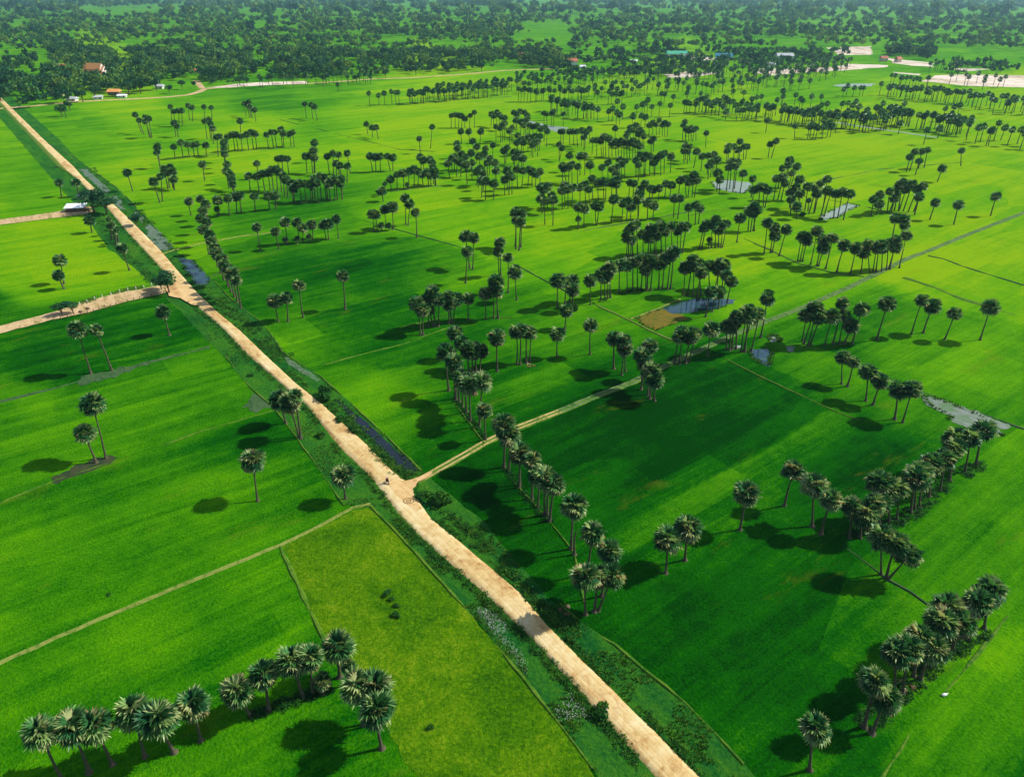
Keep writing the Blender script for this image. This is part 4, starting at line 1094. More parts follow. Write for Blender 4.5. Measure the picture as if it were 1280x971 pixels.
TREES = []
for i in range(6):
    rs = np.random.default_rng(500+i)
    r = 4.2; blobs = tree_blobs(rs, r, 6.0, 9)
    V, F, T = blob_leaves(rs, blobs, 900, 0.42)
    crown = mesh_poly('crown', V, F, M['tree'], T)
    mb = MB()
    mb.tube([(0,0,-.1),(0.05,0,1.2),(0.1,0.1,3.2),(0.1,0.1,5)], [.38, .28, .22, .1], 7)
    for b in blobs[:6]:
        mb.tube([(0.08, 0.05, rs.uniform(1.8, 3.2)), (b[0]*.5, b[1]*.5, b[2]*.72), (b[0], b[1], b[2])], [.15, .09, .04], 5)
    TREES.append((crown, mb.me('trunk', M['wood'], True)))
BUSHES = []
for i in range(4):
    rs = np.random.default_rng(520+i)
    blobs = tree_blobs(rs, 1.0, 0.45, 6, 0.5)
    V, F, T = blob_leaves(rs, blobs, 420, 0.13, 0.42)
    mb = MB()
    for b in blobs: mb.tube([(0, 0, -.05), (b[0]*.6, b[1]*.6, b[2]*.5), (b[0], b[1], b[2])], [.05, .035, .02], 4)
    BUSHES.append((mesh_poly('foliage', V, F, M['bush'], T), mb.me('stems', M['wood'])))

def place_tree(p, s, label, k, sz=1.0, name='broadleaf_tree', group=None):
    t = empty(name, p, prs.uniform(0, 6.28))
    tag(t, label, 'tree', group)
    c, tr = TREES[k % len(TREES)]
    for nm, me in (('trunk', tr), ('crown', c)):
        o = link(nm, me, t); o.scale = (s, s, s*sz)
    return t
def place_bush(p, s, label, k, sz=1.0, group=None):
    t = empty('bush', p, prs.uniform(0, 6.28))
    tag(t, label, 'bush', group)
    f, st = BUSHES[k % len(BUSHES)]
    for nm, me in (('stems', st), ('foliage', f)):
        o = link(nm, me, t); o.scale = (s, s, s*sz)
    return t

place_tree(G(212, 367), 1.15, 'leafy tree over the dirt yard entrance at the road junction', 0, 0.8)
place_tree(G(202, 362), 0.75, 'smaller tree just left of the junction tree', 1, 0.7)
place_tree(G(118, 266), 1.7, 'broad tree spreading over the road by the hut', 2, 0.8)
place_tree(G(134, 268), 1.5, 'bright green tree hiding a stretch of road', 3, 0.65)
place_tree(G(128, 258), 1.2, 'tree between the hut trees, farther up the hidden stretch of road', 1, 0.7)
place_tree(G(106, 249), 0.8, 'dark tree beside the grey shed above the hut', 4, 0.7)
place_tree(G(171, 283), 0.85, 'small dark tree on the right road edge throwing shade', 5, 0.75)
place_tree(G(92, 392), 0.72, 'dark tree at the left end of the dirt yard', 1, 0.7)
place_tree(G(78, 394), 0.7, 'dark tree nearest the left margin on the yard', 3, 0.7)
place_bush(G(407, 497), 3.6, 'large bright bush on the right road edge above the canal', 0, 0.85)
place_bush(G(547, 628), 3.3, 'big rounded bush in the corner of track and road', 1, 0.8)
place_bush(G(530, 622), 2.0, 'small bush against the right road edge by the track', 2, 0.8)
place_bush(G(428, 527), 2.0, 'pale bush between the road and the canal', 3, 0.8)
place_bush(G(444, 540), 2.0, 'second pale bush farther down between road and canal', 2, 0.8)
place_bush(G(403, 546), 1.7, 'low bush left of the road under the trio of palms', 1, 0.8)
place_bush(G(313, 470), 1.1, 'small pale tuft left of the road', 2, 0.8)
place_bush(G(961, 367), 2.0, 'greyish shrub by the little pool near the curved row', 0, 0.8)
place_bush(G(719, 389), 2.0, 'dark shrub under the ragged pair of palms', 1, 1.2)
place_bush(G(752, 891), 1.8, 'shrub on the left road edge near the bottom', 2, 1.0)
place_bush(G(1024, 275), 1.8, 'dark shrub left of the pale upper right pond', 3, 0.8)
place_bush(G(1004, 270), 2.2, 'dark low shrub between the palms and the pale pond', 1, 0.8)
place_bush(G(717, 800), 1.2, 'dark bush against the right road edge near the bottom', 3, 0.9)
for k, (x, y, s, lab) in enumerate(((484, 743, 1.05, 'topmost'), (490, 749, .85, 'second'), (496, 758, .75, 'third'), (498, 769, 1.1, 'lowest'))):
    t = empty('dark_shrub', G(x, y), k)
    tag(t, '%s of four small dark shrubs in the olive field' % lab, 'shrub', 'four dark shrubs in the olive field')
    for nm, me in (('stems', BUSHES[k][1]), ('foliage', BUSHES[k][0])):
        o = link(nm, me, t); o.scale = (s, s, s*0.9)
place_bush(G(537, 910), 0.7, 'small dark shrub at the bottom edge of the olive field', 2, 0.8)
place_bush(G(136, 744), 0.0001+0.55, 'tiny dark shrub beside the long earth bund', 2, 0.8)

# village trees that stand out one by one along the edge of the wood
VT = [(78,146,1.3),(88,139,1.1),(104,128,1.5),(120,124,1.6),(136,117,1.5),(162,119,1.7),(176,117,1.9),(196,113,1.7),(212,117,1.1),(228,112,1.2),(243,110,.9),(270,104,1.1),(300,107,1.2),(309,107,1.1),(340,103,1.2),(372,100,1.4),(404,104,1.1),(446,104,1.1),(482,98,1.3),(520,94,1.4),(560,92,1.3),(602,90,1.4),(655,96,1.0),(690,92,1.3)]
for k, (x, y, s) in enumerate(VT):
    lab = 'leafy tree at the wood edge, %s' % ('leftmost' if k == 0 else 'rightmost' if k == len(VT)-1 else ORD[k+1] + ' from the left')
    place_tree(G(x, y), s, lab, k, 0.9, group='trees along the near edge of the village wood')

# the village wood and the far belts
def wood(name, label, regions, seed):
    rs = np.random.default_rng(seed)
    protos = []
    for i in range(5):
        blobs = tree_blobs(rs, 4.6, 5.2, 6, 0.8)
        protos.append(blob_leaves(rs, blobs, 110, 0.95, 0.5))
    Vs, Fs, Ts = [], [], []
    base = 0
    for poly, n, smin, smax in regions:
        xs = [p[0] for p in poly]; ys = [p[1] for p in poly]
        W = [G(*p) for p in poly]
        wx = np.array([p.x for p in W]); wy = np.array([p.y for p in W])
        got = 0; tries = 0; fq = 0.014 if max(ys) > 66 else 0.006 if max(ys) > 40 else 0.0022
        pl = list(zip(wx, wy))
        while got < n and tries < 60:
            tries += 1
            X = rs.uniform(wx.min(), wx.max(), n); Y = rs.uniform(wy.min(), wy.max(), n)
            ok = pip(X, Y, pl)
            for x, y in zip(X[ok], Y[ok]):
                if got >= n: break
                if noise.noise(Vector((x*fq, y*fq, 5))) + .5*noise.noise(Vector((x*fq*2.6, y*fq*2.6, 8))) < -0.12: continue
                if any((x-cx)**2 + (y-cy)**2 < rr*rr for cx, cy, rr in KEEP): continue
                got += 1
                V, F, T = protos[rs.integers(5)]
                s = rs.uniform(smin, smax); a = rs.uniform(0, 6.28); ca, sa = math.cos(a)*s, math.sin(a)*s
                Vs.append(np.stack([V[:, 0]*ca - V[:, 1]*sa + x, V[:, 0]*sa + V[:, 1]*ca + y, V[:, 2]*s*rs.uniform(.8, 1.25)], -1))
                Fs.append(F+base); base += len(V)
                Ts.append(np.clip(T + rs.uniform(-.28, .34), 0, 1))
    o = link(name, mesh_poly(name, np.vstack(Vs), np.vstack(Fs), M['tree'], np.concatenate(Ts)))
    tag(o, label, 'wood', None, 'stuff')

HOUSES = [ # px, py, length, depth, wall height, roof rise, roof material, wall material, angle, label
 (75,86,14,9,3.5,3,'red_roof','white_wall',10,'pink-roofed white house above the others at the left margin'),
 (86,101,10,8,3.2,3,'orange_roof','cream_wall',-15,'small orange-roofed house among trees at the left margin'),
 (71,120,12,8,3.2,3,'red_roof','cream_wall',60,'red-roofed house cut by the left edge of the photo'),
 (144,121,11,7,3.5,2.5,'orange_roof','wood',5,'open stilted house with an orange roof by the village road'),
 (91,126,9,6,2.4,1.6,'grey_roof','white_wall',-5,'low pale-roofed hut at the left end of the village road'),
 (123,124,8,5,2.4,1.5,'grey_roof','white_wall',20,'small grey hut between trees on the village road'),
 (153,122,8,5,2.2,1.2,'tin','white_wall',10,'low white-roofed shed beside the stilted house'),
 (200,111,8,6,3,2,'grey_roof','white_wall',0,'small pale house in a clearing of the wood'),
 (248,91,9,7,3,2.5,'red_roof','cream_wall',20,'small reddish house half hidden in the wood'),
 (654,73,14,8,5,3.5,'red_roof','white_wall',-10,'white house with a red roof, top centre of the view'),
 (714,83,16,9,7,4,'red_roof','white_wall',10,'tall white house with an orange roof right of centre'),
 (728,86,8,6,3,2,'tin','white_wall',0,'small white hut right of the tall white house'),
 (792,79,10,7,3,2,'tin','white_wall',0,'tiny white-roofed hut in the far trees'),
 (846,71,36,16,5,4,'green_roof','white_wall',5,'long hall with a bright green roof far away'),
 (904,75,26,14,5,5,'blue_roof','white_wall',-10,'dark blue-green roofed hall far away'),
 (980,74,26,14,5,4,'grey_roof','white_wall',0,'grey roofed hall at the top right'),
 (962,84,12,8,4,2.5,'tin','white_wall',15,'white house among the far sandy ground'),
 (1104,77,10,8,5,3,'red_roof','cream_wall',0,'small brown-roofed house on the sand, left one'),
 (1122,78,8,7,5,3,'red_roof','cream_wall',20,'small brown-roofed house on the sand, right one')]
KEEP = []
for h in HOUSES:
    p = G(h[0], h[1]); KEEP.append((p.x, p.y, h[2]*0.8 + 4)); KEEP.append((p.x*0.985, p.y-16, h[2]*0.5))
p = G(122, 97); KEEP += [(p.x, p.y, 26), (p.x*0.97, p.y-36, 20), (p.x*0.94, p.y-60, 12)]

def house(h, i):
    px, py, L_, D_, wh, rr, rm, wm, ang, label = h
    t = empty('house', G(px, py), R(ang)); tag(t, label, 'house')
    lift = 1.8 if wm == 'wood' else 0
    mb = MB(); mb.box(-L_/2, L_/2, -D_/2, D_/2, lift, wh+lift); link('wall', mb.me('wall', M[wm]), t)
    mb = MB(); o = 0.9; z0 = wh+lift-.15; z1 = z0+rr
    mb.add([(-L_/2-o, -D_/2-o, z0), (L_/2+o, -D_/2-o, z0), (L_/2+o, D_/2+o, z0), (-L_/2-o, D_/2+o, z0), (-L_/2-o*.4, 0, z1), (L_/2+o*.4, 0, z1),
            (-L_/2-o, -D_/2-o, z0-.2), (L_/2+o, -D_/2-o, z0-.2), (L_/2+o, D_/2+o, z0-.2), (-L_/2-o, D_/2+o, z0-.2)],
           [(0,1,5,4),(2,3,4,5),(1,2,5),(3,0,4),(6,7,1,0),(7,8,2,1),(8,9,3,2),(9,6,0,3),(9,8,7,6)])
    link('roof', mb.me('roof', M[rm]), t)
    n = max(2, int(L_/4))
    for k in range(n):
        x = -L_/2 + L_*(k+.5)/n
        mb = MB()
        if k == n//2:
            mb.box(x-.55, x+.55, -D_/2-.06, -D_/2+.02, lift+.05, lift+2.1); link('door', mb.me('door', M['wood']), t)
        else:
            mb.box(x-.6, x+.6, -D_/2-.06, -D_/2+.02, lift+1.0, lift+2.2); f = link('window', mb.me('window', M['wood']), t)
            mb = MB(); mb.box(x-.5, x+.5, -D_/2-.1, -D_/2-.05, lift+1.1, lift+2.1); link('pane', mb.me('pane', M['glass']), f)
    if lift:
        for x in (-L_/2+.3, 0, L_/2-.3):
            for y in (-D_/2+.3, D_/2-.3):
                mb = MB(); mb.box(x-.15, x+.15, y-.15, y+.15, -.1, lift); link('post', mb.me('post', M['wood']), t)
for i, h in enumerate(HOUSES): house(h, i)

# temple: tiered orange roof with white gables and gilded finials
t = empty('temple', G(122, 99), R(-12)); tag(t, 'temple with a tiered orange roof and white gables in the wood', 'temple')
mb = MB(); mb.box(-16, 16, -9, 9, -.1, 1.5); link('plinth', mb.me('plinth', M['white_wall']), t)
mb = MB(); mb.box(-13, 13, -6, 6, 1.5, 8.5); link('wall', mb.me('wall', M['cream_wall']), t)
def gable(L0, D0, z0, z1, o=.0):
    m = MB()
    m.add([(-L0, -D0, z0), (L0, -D0, z0), (L0, D0, z0), (-L0, D0, z0), (-L0, 0, z1), (L0, 0, z1)], [(0,1,5,4),(2,3,4,5),(3,2,1,0)])
    return m
for (L0, D0, z0, z1) in ((15.5, 8.8, 6.8, 11.5), (14, 6.8, 9.2, 15.5), (10.5, 5.2, 11.5, 18.5)):
    link('roof', gable(L0, D0, z0, z1).me('roof', M['orange_roof']), t)
    for sx in (-1, 1):
        m = MB(); m.add([(sx*(L0-.4), -D0*.93, z0), (sx*(L0-.4), D0*.93, z0), (sx*(L0-.4), 0, z1-.35), (sx*(L0+.05), -D0*.93, z0), (sx*(L0+.05), D0*.93, z0), (sx*(L0+.05), 0, z1-.35)],
                        [(0,1,2),(5,4,3),(0,3,4,1),(1,4,5,2),(2,5,3,0)])
        link('gable', m.me('gable', M['white_wall']), t)
        m = MB(); m.tube([(sx*L0, 0, z1-.2), (sx*(L0+.7), 0, z1+1.2), (sx*(L0+.5), 0, z1+2.6)], [.3, .2, .03], 6)
        link('finial', m.me('finial', M['gold']), t)
for k in range(7):
    for s in (-1, 1):
        m = MB(); m.tube([(-12+4*k, s*8, 1.4), (-12+4*k, s*8, 6.9)], [.45, .4], 8); link('column', m.me('column', M['white_wall']), t)
for k in range(5):
    m = MB(); m.box(-10.6+5*k, -9.2+5*k, -6.1, -5.9, 3, 6.2); link('window', m.me('window', M['gold']), t)

wood('village_wood', 'mixed dark and light trees of the village wood, upper left', [
 ([(60,134),(130,121),(180,116),(245,104),(330,98),(400,99),(400,66),(60,66)], 1300, .6, 2.0),
 ([(400,101),(480,95),(560,92),(640,84),(720,88),(720,66),(400,66)], 900, .7, 1.7),
 ([(256,108),(400,100),(400,95),(250,96)], 60, .4, .9)], 61)
wood('far_wood', 'bands of far trees between the fields and pale ground, upper right', [
 ([(690,96),(820,98),(1000,84),(1060,78),(1060,64),(690,66)], 620, .6, 1.4),
 ([(1108,72),(1168,76),(1168,64),(1108,63)], 110, .8, 1.8),
 ([(1170,90),(1215,94),(1300,92),(1300,80),(1175,80)], 50, .8, 1.3),
 ([(-60,140),(58,135),(58,70),(-60,70)], 240, .8, 1.8)], 62)
wood('horizon_wood', 'farthest woods and hedges out to the horizon', [
 ([(-150,65),(700,65),(1060,60),(1430,64),(1430,40),(-150,40)], 2200, .8, 2.1),
 ([(-150,46),(1430,46),(1430,22),(-150,22)], 2300, 1.4, 3.0),
 ([(-150,26),(1430,26),(1430,3),(-150,3)], 2600, 2.5, 6)], 63)

# ------------------------------------------------------------------ yard, hut, fence
t = empty('tin_hut', G(96, 264), R(9)); tag(t, 'white tin-roofed hut at the end of the upper dirt yard', 'hut')
mb = MB(); mb.box(-4.2, 4.2, -2.2, 2.2, 0, 2.4); link('wall', mb.me('wall', M['wood']), t)
mb = MB(); mb.add([(-4.9,-3,2.3),(4.9,-3,2.3),(4.9,3,3.3),(-4.9,3,3.3),(-4.9,-3,2.2),(4.9,-3,2.2),(4.9,3,3.2),(-4.9,3,3.2)], [(0,1,2,3),(7,6,5,4),(0,4,5,1),(1,5,6,2),(2,6,7,3),(3,7,4,0)])
link('roof', mb.me('roof', M['tin']), t)
for k in range(9):
    x = -4.8 + 1.2*k
    mb = MB(); mb.add([(x-.06,-3,2.34),(x+.06,-3,2.34),(x+.06,3,3.34),(x-.06,3,3.34),(x,-3,2.42),(x,3,3.42)], [(0,1,4),(1,2,5,4),(2,3,5),(3,0,4,5)])
    link('rib', mb.me('rib', M['tin']), t)
mb = MB(); mb.box(-.5, .5, -2.27, -2.18, .02, 2); link('door', mb.me('door', M['glass']), t)
for x in (-4.4, 4.4):
    mb = MB(); mb.box(x-.08, x+.08, -2.8, -2.64, 0, 2.25); link('post', mb.me('post', M['wood']), t)
t = empty('tin_shed', G(103, 249), R(4)); tag(t, 'small grey shed above the white-roofed hut', 'shed')
mb = MB(); mb.box(-1.8, 1.8, -1.2, 1.2, 0, 2); link('wall', mb.me('wall', M['wood']), t)
mb = MB(); mb.box(-2.2, 2.2, -1.6, 1.6, 2.003, 2.15); link('roof', mb.me('roof', M['grey_roof']), t)
t = empty('tin_shed', G(111, 264), R(4)); tag(t, 'tiny round-topped shelter right of the white-roofed hut', 'shed')
mb = MB(); mb.box(-1.0, 1.0, -1.0, 1.0, 0, 1.7); link('wall', mb.me('wall', M['wood']), t)
mb = MB(); mb.tube([(0,0,1.65),(0,0,2.1),(0,0,2.6)], [1.6, 1.0, .05], 8); link('roof', mb.me('roof', M['yard']), t)

def fence(px, label, step, hgt, m=M['white_wall']):
    P = resample(world_line(px), step)
    t = empty('post_fence', P[0]); tag(t, label, 'fence')
    mb = MB(); mb.box(-.09, .09, -.09, .09, -.1, hgt); pm = mb.me('post', m)
    for p in P:
        o = link('post', pm, t); o.location = p - P[0]; o.rotation_euler = (prs.uniform(-.08,.08), prs.uniform(-.08,.08), prs.uniform(0, 3)); o.scale = (1, 1, prs.uniform(.8, 1.15))
    for z in (.5, 1.0):
        mb = MB(); mb.tube([p - P[0] + Vector((0, 0, z*hgt/1.3)) for p in P], [.025]*len(P), 4); link('wire', mb.me('wire', M['wood']), t)
fence([(68,401),(110,392),(160,378),(205,368),(212,366)], 'thin fence of pale posts along the lower yard side', 1.8, 1.3, M['wood'])
fence([(100,381),(128,372),(150,366),(180,360),(200,355)], 'row of white posts along the upper yard side', 2.4, 1.3)
for k, (x, y) in enumerate(((101, 391), (110, 387))):
    t = empty('haystack', G(x, y)); tag(t, 'small brown heap on the dirt yard, %s one' % ('left', 'right')[k], 'heap')
    mb = MB(); mb.ball((0, 0, .2), (.8, .6, .7), 9, 5, .12); link('heap', mb.me('heap', M['wood'], True), t)

# ------------------------------------------------------------------ rider on the road
def skin_body(name, joints, edges, radii, m, parent):
    me = bpy.data.meshes.new(name)
    me.from_pydata(joints, edges, [])
    o = link(name, me, parent)
    md = o.modifiers.new('skin', 'SKIN')
    for v, r in zip(me.skin_vertices[0].data, radii): v.radius = (r, r)
    me.skin_vertices[0].data[0].use_root = True
    s = o.modifiers.new('sub', 'SUBSURF'); s.levels = 1; s.render_levels = 1
    me.materials.append(m)
    return o
M['skin'] = mat('skin', (0.32, 0.18, 0.11), 0.6)[0]
M['dark_cloth'] = mat('dark_cloth', (0.04, 0.025, 0.025), 0.9)[0]
M['red_cloth'] = mat('maroon_cloth', (0.10, 0.02, 0.02), 0.9)[0]
M['black'] = mat('black_rubber', (0.015, 0.015, 0.015), 0.6)[0]
M['paint'] = mat('motorbike_paint', (0.06, 0.01, 0.01), 0.25, 0.6)[0]
M['chrome'] = mat('bare_metal', (0.5, 0.5, 0.5), 0.3, 0.6)[0]
M['white'] = mat('white_paint', (0.75, 0.75, 0.72), 0.7)[0]
bp = G(484.5, 603.5, 0.42); heading = R(-53.3+180)
t = empty('motorbike', bp, heading); tag(t, 'small dark motorbike riding along the dirt road', 'motorbike')
for x in (-.6, .62):
    mb = MB()
    ring = [(x + .27*math.cos(a), 0, .3 + .27*math.sin(a)) for a in [2*math.pi*k/16 for k in range(17)]]
    mb.tube(ring, [.045]*17, 6, False); wh = link('wheel', mb.me('wheel', M['black'], True), t)
    mb = MB()
    for k in range(6):
        a = math.pi*k/6; mb.tube([(x-.25*math.cos(a), 0, .3-.25*math.sin(a)), (x+.25*math.cos(a), 0, .3+.25*math.sin(a))], [.01, .01], 4)
    link('spokes', mb.me('spokes', M['chrome']), wh)
mb = MB(); mb.tube([(.48,0,.85),(.2,0,.55),(-.1,0,.45),(-.55,0,.55)], [.07,.14,.16,.08], 8); link('body', mb.me('body', M['paint'], True), t)
mb = MB(); mb.tube([(.1,0,.72),(-.2,0,.76),(-.6,0,.8)], [.08,.13,.1], 8); link('seat', mb.me('seat', M['black'], True), t)
mb = MB(); mb.tube([(.45,-.32,.98),(.48,0,.92),(.45,.32,.98)], [.02,.025,.02], 5); link('handlebar', mb.me('handlebar', M['chrome']), t)
mb = MB(); mb.tube([(.62,0,.3),(.48,0,.95)], [.03,.03], 5); link('fork', mb.me('fork', M['chrome']), t)
mb = MB(); mb.ball((.58,0,.84), .09, 8, 5); link('headlight', mb.me('headlight', M['tin'], True), t)
mb = MB(); mb.tube([(-.1,-.14,.3),(-.7,-.14,.38)], [.03,.045], 6); link('exhaust', mb.me('exhaust', M['chrome']), t)
pr = empty('person', bp, heading); tag(pr, 'person in dark clothes and white cap riding the small motorbike', 'person')
J = [(-.15,0,.86),(-.12,0,1.1),(-.06,0,1.36),(-.02,0,1.5),(.0,0,1.62),(.02,0,1.74),
     (-.05,.2,1.4),(.12,.29,1.18),(.38,.3,1.02),(-.05,-.2,1.4),(.12,-.29,1.18),(.38,-.3,1.02),
     (-.12,.13,.84),(.25,.2,.78),(.1,.17,.36),(-.12,-.13,.84),(.25,-.2,.78),(.1,-.17,.36),(.26,.17,.31),(.26,-.17,.31)]
Ed = [(0,1),(1,2),(2,3),(3,4),(4,5),(2,6),(6,7),(7,8),(2,9),(9,10),(10,11),(0,12),(12,13),(13,14),(0,15),(15,16),(16,17),(14,18),(17,19)]
Rr = [.16,.15,.17,.06,.10,.09,.075,.055,.035,.075,.055,.035,.1,.075,.05,.1,.075,.05,.04,.04]
skin_body('body', J, Ed, Rr, M['skin'], pr)
J2 = [(-.15,0,.88),(-.12,0,1.1),(-.06,0,1.38),(-.05,.2,1.4),(.1,.28,1.2),(-.05,-.2,1.4),(.1,-.28,1.2)]
skin_body('shirt', J2, [(0,1),(1,2),(2,3),(3,4),(2,5),(5,6)], [.19,.18,.2,.1,.075,.1,.075], M['red_cloth'], pr)
J3 = [(-.15,0,.86),(-.12,.13,.84),(.25,.2,.78),(.11,.17,.42),(-.12,-.13,.84),(.25,-.2,.78),(.11,-.17,.42)]
skin_body('trousers', J3, [(0,1),(1,2),(2,3),(0,4),(4,5),(5,6)], [.18,.125,.095,.07,.125,.095,.07], M['dark_cloth'], pr)
mb = MB(); mb.ball((.01,0,1.77), (.13,.12,.1), 10, 5); mb.tube([(.08,0,1.74),(.22,0,1.72)], [.08,.06], 6); link('cap', mb.me('cap', M['white'], True), pr)

# ring of tyre marks, roadside marker, small litter
cx = G(511, 626, 0.42)
mb = MB()
mb.tube([(1.15*math.cos(a), .95*math.sin(a), 0) for a in [2*math.pi*k/20 for k in range(21)]], [.11]*21, 5, False)
mb.tube([(.5*math.cos(a), .4*math.sin(a), 0) for a in [2*math.pi*k/12 for k in range(13)]], [.1]*13, 5, False)
o = link('tyre_ruts', mb.me('tyre_ruts', dirt_material('damp_dirt', (.2,.13,.06), (.14,.10,.04), (.08,.07,.02), 2.0)))
o.location = cx; tag(o, kind='structure')
t = empty('marker_stone', G(757, 889, 0.2), R(20)); tag(t, 'small white marker stone on the left road edge at the bottom', 'marker')
mb = MB(); mb.box(-.2, .2, -.14, .14, 0, .75); link('shaft', mb.me('shaft', M['white']), t)
mb = MB(); mb.ball((0, 0, .75), (.2, .14, .16), 8, 4); link('cap', mb.me('cap', M['red_cloth'], True), t)
t = empty('sack', G(1180, 869), R(15)); tag(t, 'small white sack lying on the muddy bund, lower right', 'sack')
mb = MB(); mb.ball((0, 0, .22), (.55, .25, .24), 10, 6, .08); link('bag', mb.me('bag', M['white'], True), t)
mb = MB(); mb.tube([(.5, 0, .25), (.68, .02, .3), (.74, .05, .26)], [.08, .04, .09], 6); link('knot', mb.me('knot', M['white'], True), t)
for k, (x, y, lab) in enumerate(((1133, 858, 'yellowed fallen palm frond on the grass at lower right'), (707, 763, 'withered palm frond lying on the verge right of the road'), (663, 457, 'pale fallen frond at the foot of the twin clump'))):
    t = empty('fallen_frond', G(x, y)); tag(t, lab, 'palm frond')
    for j in range(3):
        o = link('leaf', LEAVES[7], t); o.scale = (.55, .55, .55); o.rotation_euler = (prs.uniform(-.5, .5), -.1, j*2+k); o.location = (0, 0, .25)

# ------------------------------------------------------------------ verge growth (uncountable)
def tufts(name, label, pts, m, hmin, hmax, seed, nb=5, cat='grass'):
    rs = np.random.default_rng(seed)
    n = len(pts)*nb
    P = np.repeat(np.array([(p[0], p[1], p[2]) for p in pts]), nb, axis=0)
    s = np.repeat(rs.uniform(hmin, hmax, len(pts)), nb)
    a = rs.uniform(0, 2*math.pi, n)
    t = np.repeat(np.clip(rs.normal(0.52, .12, len(pts)), 0, 1), nb)
    root = P + np.stack([np.cos(a)*s*.15, np.sin(a)*s*.15, np.zeros(n)], -1)
    side = np.stack([-np.sin(a), np.cos(a), np.zeros(n)], -1)*(s*.22)[:, None]
    tip = root + np.stack([np.cos(a)*s*.55, np.sin(a)*s*.55, s*rs.uniform(.6, 1.1, n)], -1)
    V = np.zeros((n*3, 3)); V[0::3] = root-side; V[1::3] = root+side; V[2::3] = tip
    T = np.zeros(n*3); T[0::3] = t; T[1::3] = t; T[2::3] = np.clip(t+.25, 0, 1)
    o = link(name, mesh_poly(name, V, np.arange(n*3).reshape(n, 3), m, T))
    tag(o, label, cat, None, 'stuff')

def along(pxline, w0, w1, n, seed, z=0.0, near_bias=True, clump=.0):
    rs = random.Random(seed)
    P = world_line(pxline)
    seg = [(a, b, (b-a).length/(max(60, (a+b).length/2)**(1.0 if near_bias else 0))) for a, b in zip(P, P[1:])]
    tot = sum(s[2] for s in seg); out = []
    for i in range(n*3):
        if len(out) >= n: break
        r = rs.uniform(0, tot)
        for a, b, l in seg:
            if r <= l: break
            r -= l
        p = a.lerp(b, rs.random()); d = (b-a).normalized(); s = Vector((-d.y, d.x, 0))
        q = p + s*rs.uniform(w0, w1)
        if noise.noise(Vector((q.x*.12, q.y*.12, seed))) < clump: continue
        out.append((q.x, q.y, z))
    return out

VLin = [p for p in VL if 130 < p[1] < 990]; VRin = [p for p in VR if 130 < p[1] < 990]
def between(A, B, n, seed, thr=-1):
    """random points between two surveyed lines"""
    rs = random.Random(seed); out = []
    ys = sorted(set([max(A[0][1], B[0][1]), min(A[-1][1], B[-1][1])]))
    i = 0
    while len(out) < n and i < n*6:
        i += 1
        y = ys[0] + (ys[1]-ys[0])*rs.random()
        a = by_y(A, [y]); b = by_y(B, [y])
        if not a or not b: continue
        k = rs.random()
        p = G(a[0][0] + (b[0][0]-a[0][0])*k, y)
        if noise.noise(Vector((p.x*.1, p.y*.1, seed))) < thr: continue
        out.append((p.x, p.y, 0.0))
    return out
gl = between(VLin, RL, 3800, 1, 0.0) + between(RR, VRin, 2600, 2, 0.08)
tufts('verge_tufts', 'rough grass tufts on both verges of the dirt road', gl, M['bush'], .2, .5, 5)

pe = []
for k_, q_ in enumerate(PONDS): pe += along(q_, -1.0, 0.7, 170, 40+k_, 0, False, -.1)
tufts('pond_reeds', 'reeds and rank grass fringing the ponds and the canal', pe, M['bush'], .3, .8, 45)

def shrub_mass(name, label, pts, rmin, rmax, seed, nl=26, tone=0.36, size=.22, flat=.7):
    rs = np.random.default_rng(seed)
    Vs, Fs, Ts = [], [], []
    base = 0
    protos = [blob_leaves(rs, [(0, 0, .45, .8, .8, .6, 0), (.5, .3, .4, .5, .5, .4, .1), (-.4, .3, .35, .5, .5, .4, -.1)], nl, size, tone) for _ in range(6)]
    for p in pts:
        V, F, T = protos[rs.integers(6)]
        s = rmin + (rmax-rmin)*rs.random()**1.7; a = rs.uniform(0, 6.28); ca, sa = math.cos(a)*s, math.sin(a)*s
        Vs.append(np.stack([V[:, 0]*ca - V[:, 1]*sa + p[0], V[:, 0]*sa + V[:, 1]*ca + p[1], V[:, 2]*s*flat + p[2]], -1))
        Fs.append(F+base); base += len(V); Ts.append(np.clip(T + rs.uniform(-.2, .28), 0, 1))
    o = link(name, mesh_poly(name, np.vstack(Vs), np.vstack(Fs), M['bush'], np.concatenate(Ts)))
    tag(o, label, 'shrubs', None, 'stuff')
le = [p for p in RL if 190 < p[1]]; re_ = [p for p in RR if 190 < p[1]]
sp = along(le, -1.5, 0.25, 1300, 3, 0, True, -.3) + along([p for p in re_ if p[1] < 590], .0, 2.2, 460, 4, 0, True, -.1) + along([p for p in re_ if p[1] > 645], -.1, 1.4, 260, 14, 0, True, -.1)
shrub_mass('roadside_scrub', 'low scrub hugging both edges of the dirt road', sp, .3, .95, 31, tone=.42)
hp = along([(262,372),(300,405),(335,440),(352,450)], -1.0, 4.5, 260, 8, 0, False, -.2) + along([(410,505),(450,550),(490,592),(510,598)], -.5, 2.4, 260, 9, 0, False, -.3) + along([(556,640),(600,678),(655,738),(705,790)], -.8, 1.3, 240, 10, 0, False, -.3) \
   + along([(120,262),(150,300),(200,352)], -4.5, -.5, 260, 11, 0, False, -.2) + along([(160,255),(200,300),(230,335)], 0.5, 3.5, 160, 12, 0, False, .0) + along([(100,205),(150,262),(180,285)], 1.0, 6, 150, 15, 0, False, .0)
shrub_mass('verge_thicket', 'denser bushes on the road verges and canal banks', hp, .4, 1.3, 32, tone=.42)
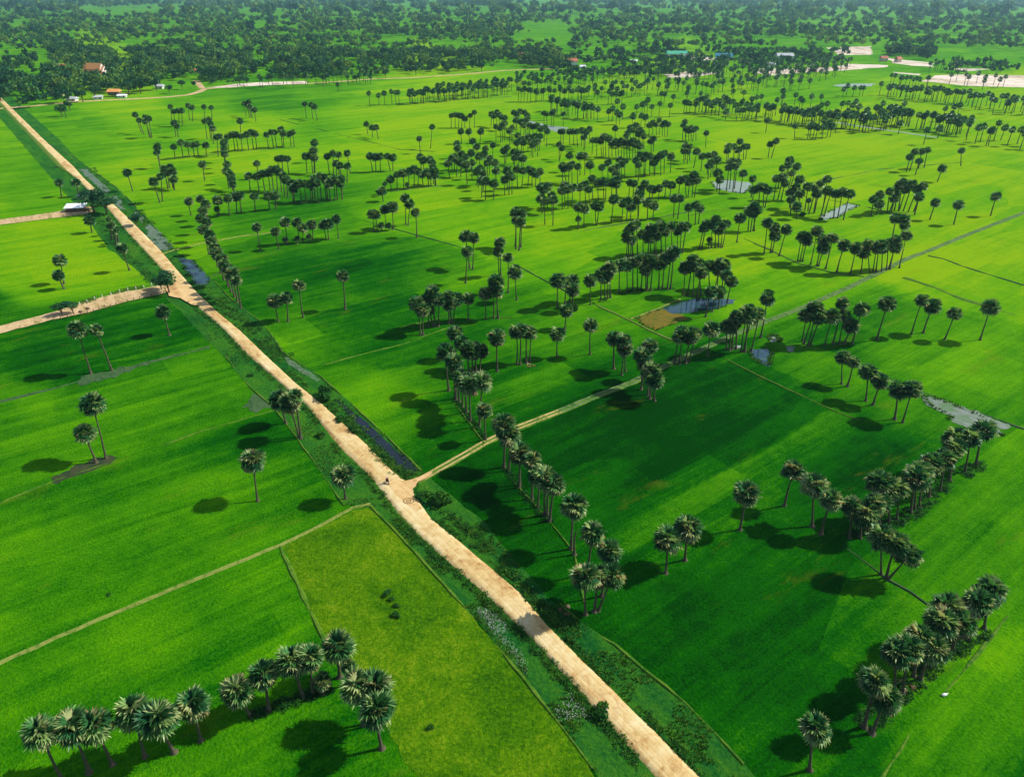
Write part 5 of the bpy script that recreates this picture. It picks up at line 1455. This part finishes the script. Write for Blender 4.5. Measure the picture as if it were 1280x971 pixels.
up = along([(1062,672),(1100,664),(1143,640),(1187,602),(1228,580)], -1.6, 1.6, 330, 51, 0, False, -.5) + along([(1078,908),(1118,872),(1150,842),(1190,812),(1230,785)], -1.6, 1.6, 300, 52, 0, False, -.4) + along([(560,490),(577,509),(607,550)], -.8, .8, 90, 53, 0, False, -.3) + along([(630,584),(652,612),(686,652)], -.8, .8, 90, 54, 0, False, -.3) \
   + along([(738,381),(790,364),(842,361)], -1, 1, 90, 55, 0, False, -.2) + along([(313,895),(379,871),(436,848)], -1, 1, 120, 56, 0, False, -.1)
shrub_mass('palm_undergrowth', 'dark low growth along the feet of the palm rows', up, .45, 1.15, 34, tone=.26)
yp = along([(100,379),(150,364),(200,354)], -2.5, 1.5, 120, 16, 0, False, -.2)
shrub_mass('yard_weeds', 'weeds along the upper side of the dirt yard', yp, .4, .9, 33, tone=.6)
# silvery flowering weeds left of the road
fp = between([(583,748),(632,810),(700,900)], [(612,762),(668,815),(745,906)], 420, 21, -.05)
rs = np.random.default_rng(9)
mb_v, mb_f = [], []
for p in fp:
    for k in range(2):
        x, y, z, s = p[0]+rs.uniform(-.5,.5), p[1]+rs.uniform(-.5,.5), rs.uniform(.1,.4), rs.uniform(.02,.055)
        b = len(mb_v); mb_v += [(x-s,y,z),(x,y-s,z+.02),(x+s,y,z),(x,y+s,z+.05)]; mb_f.append((b,b+1,b+2,b+3))
o = link('white_flowers', mesh_np('white_flowers', mb_v, mb_f, M['white']))
tag(o, 'tiny white flowers scattered over the verge left of the road', 'flowers', None, 'stuff')

# ------------------------------------------------------------------ air
hz = bpy.data.materials.new('haze'); hz.use_nodes = True
nt = hz.node_tree; nt.nodes.clear()
om = nt.nodes.new('ShaderNodeOutputMaterial'); pv = nt.nodes.new('ShaderNodeVolumePrincipled')
pv.inputs['Color'].default_value = (0.45, 0.80, 0.95, 1)
pv.inputs['Density'].default_value = 0.00006
pv.inputs['Anisotropy'].default_value = 0.3
nt.links.new(pv.outputs[0], om.inputs['Volume'])
mb = MB(); mb.box(-110000, 110000, -6000, 160000, -1.0, 112.0)
o = link('haze', mb.me('haze', hz)); tag(o, kind='stuff')
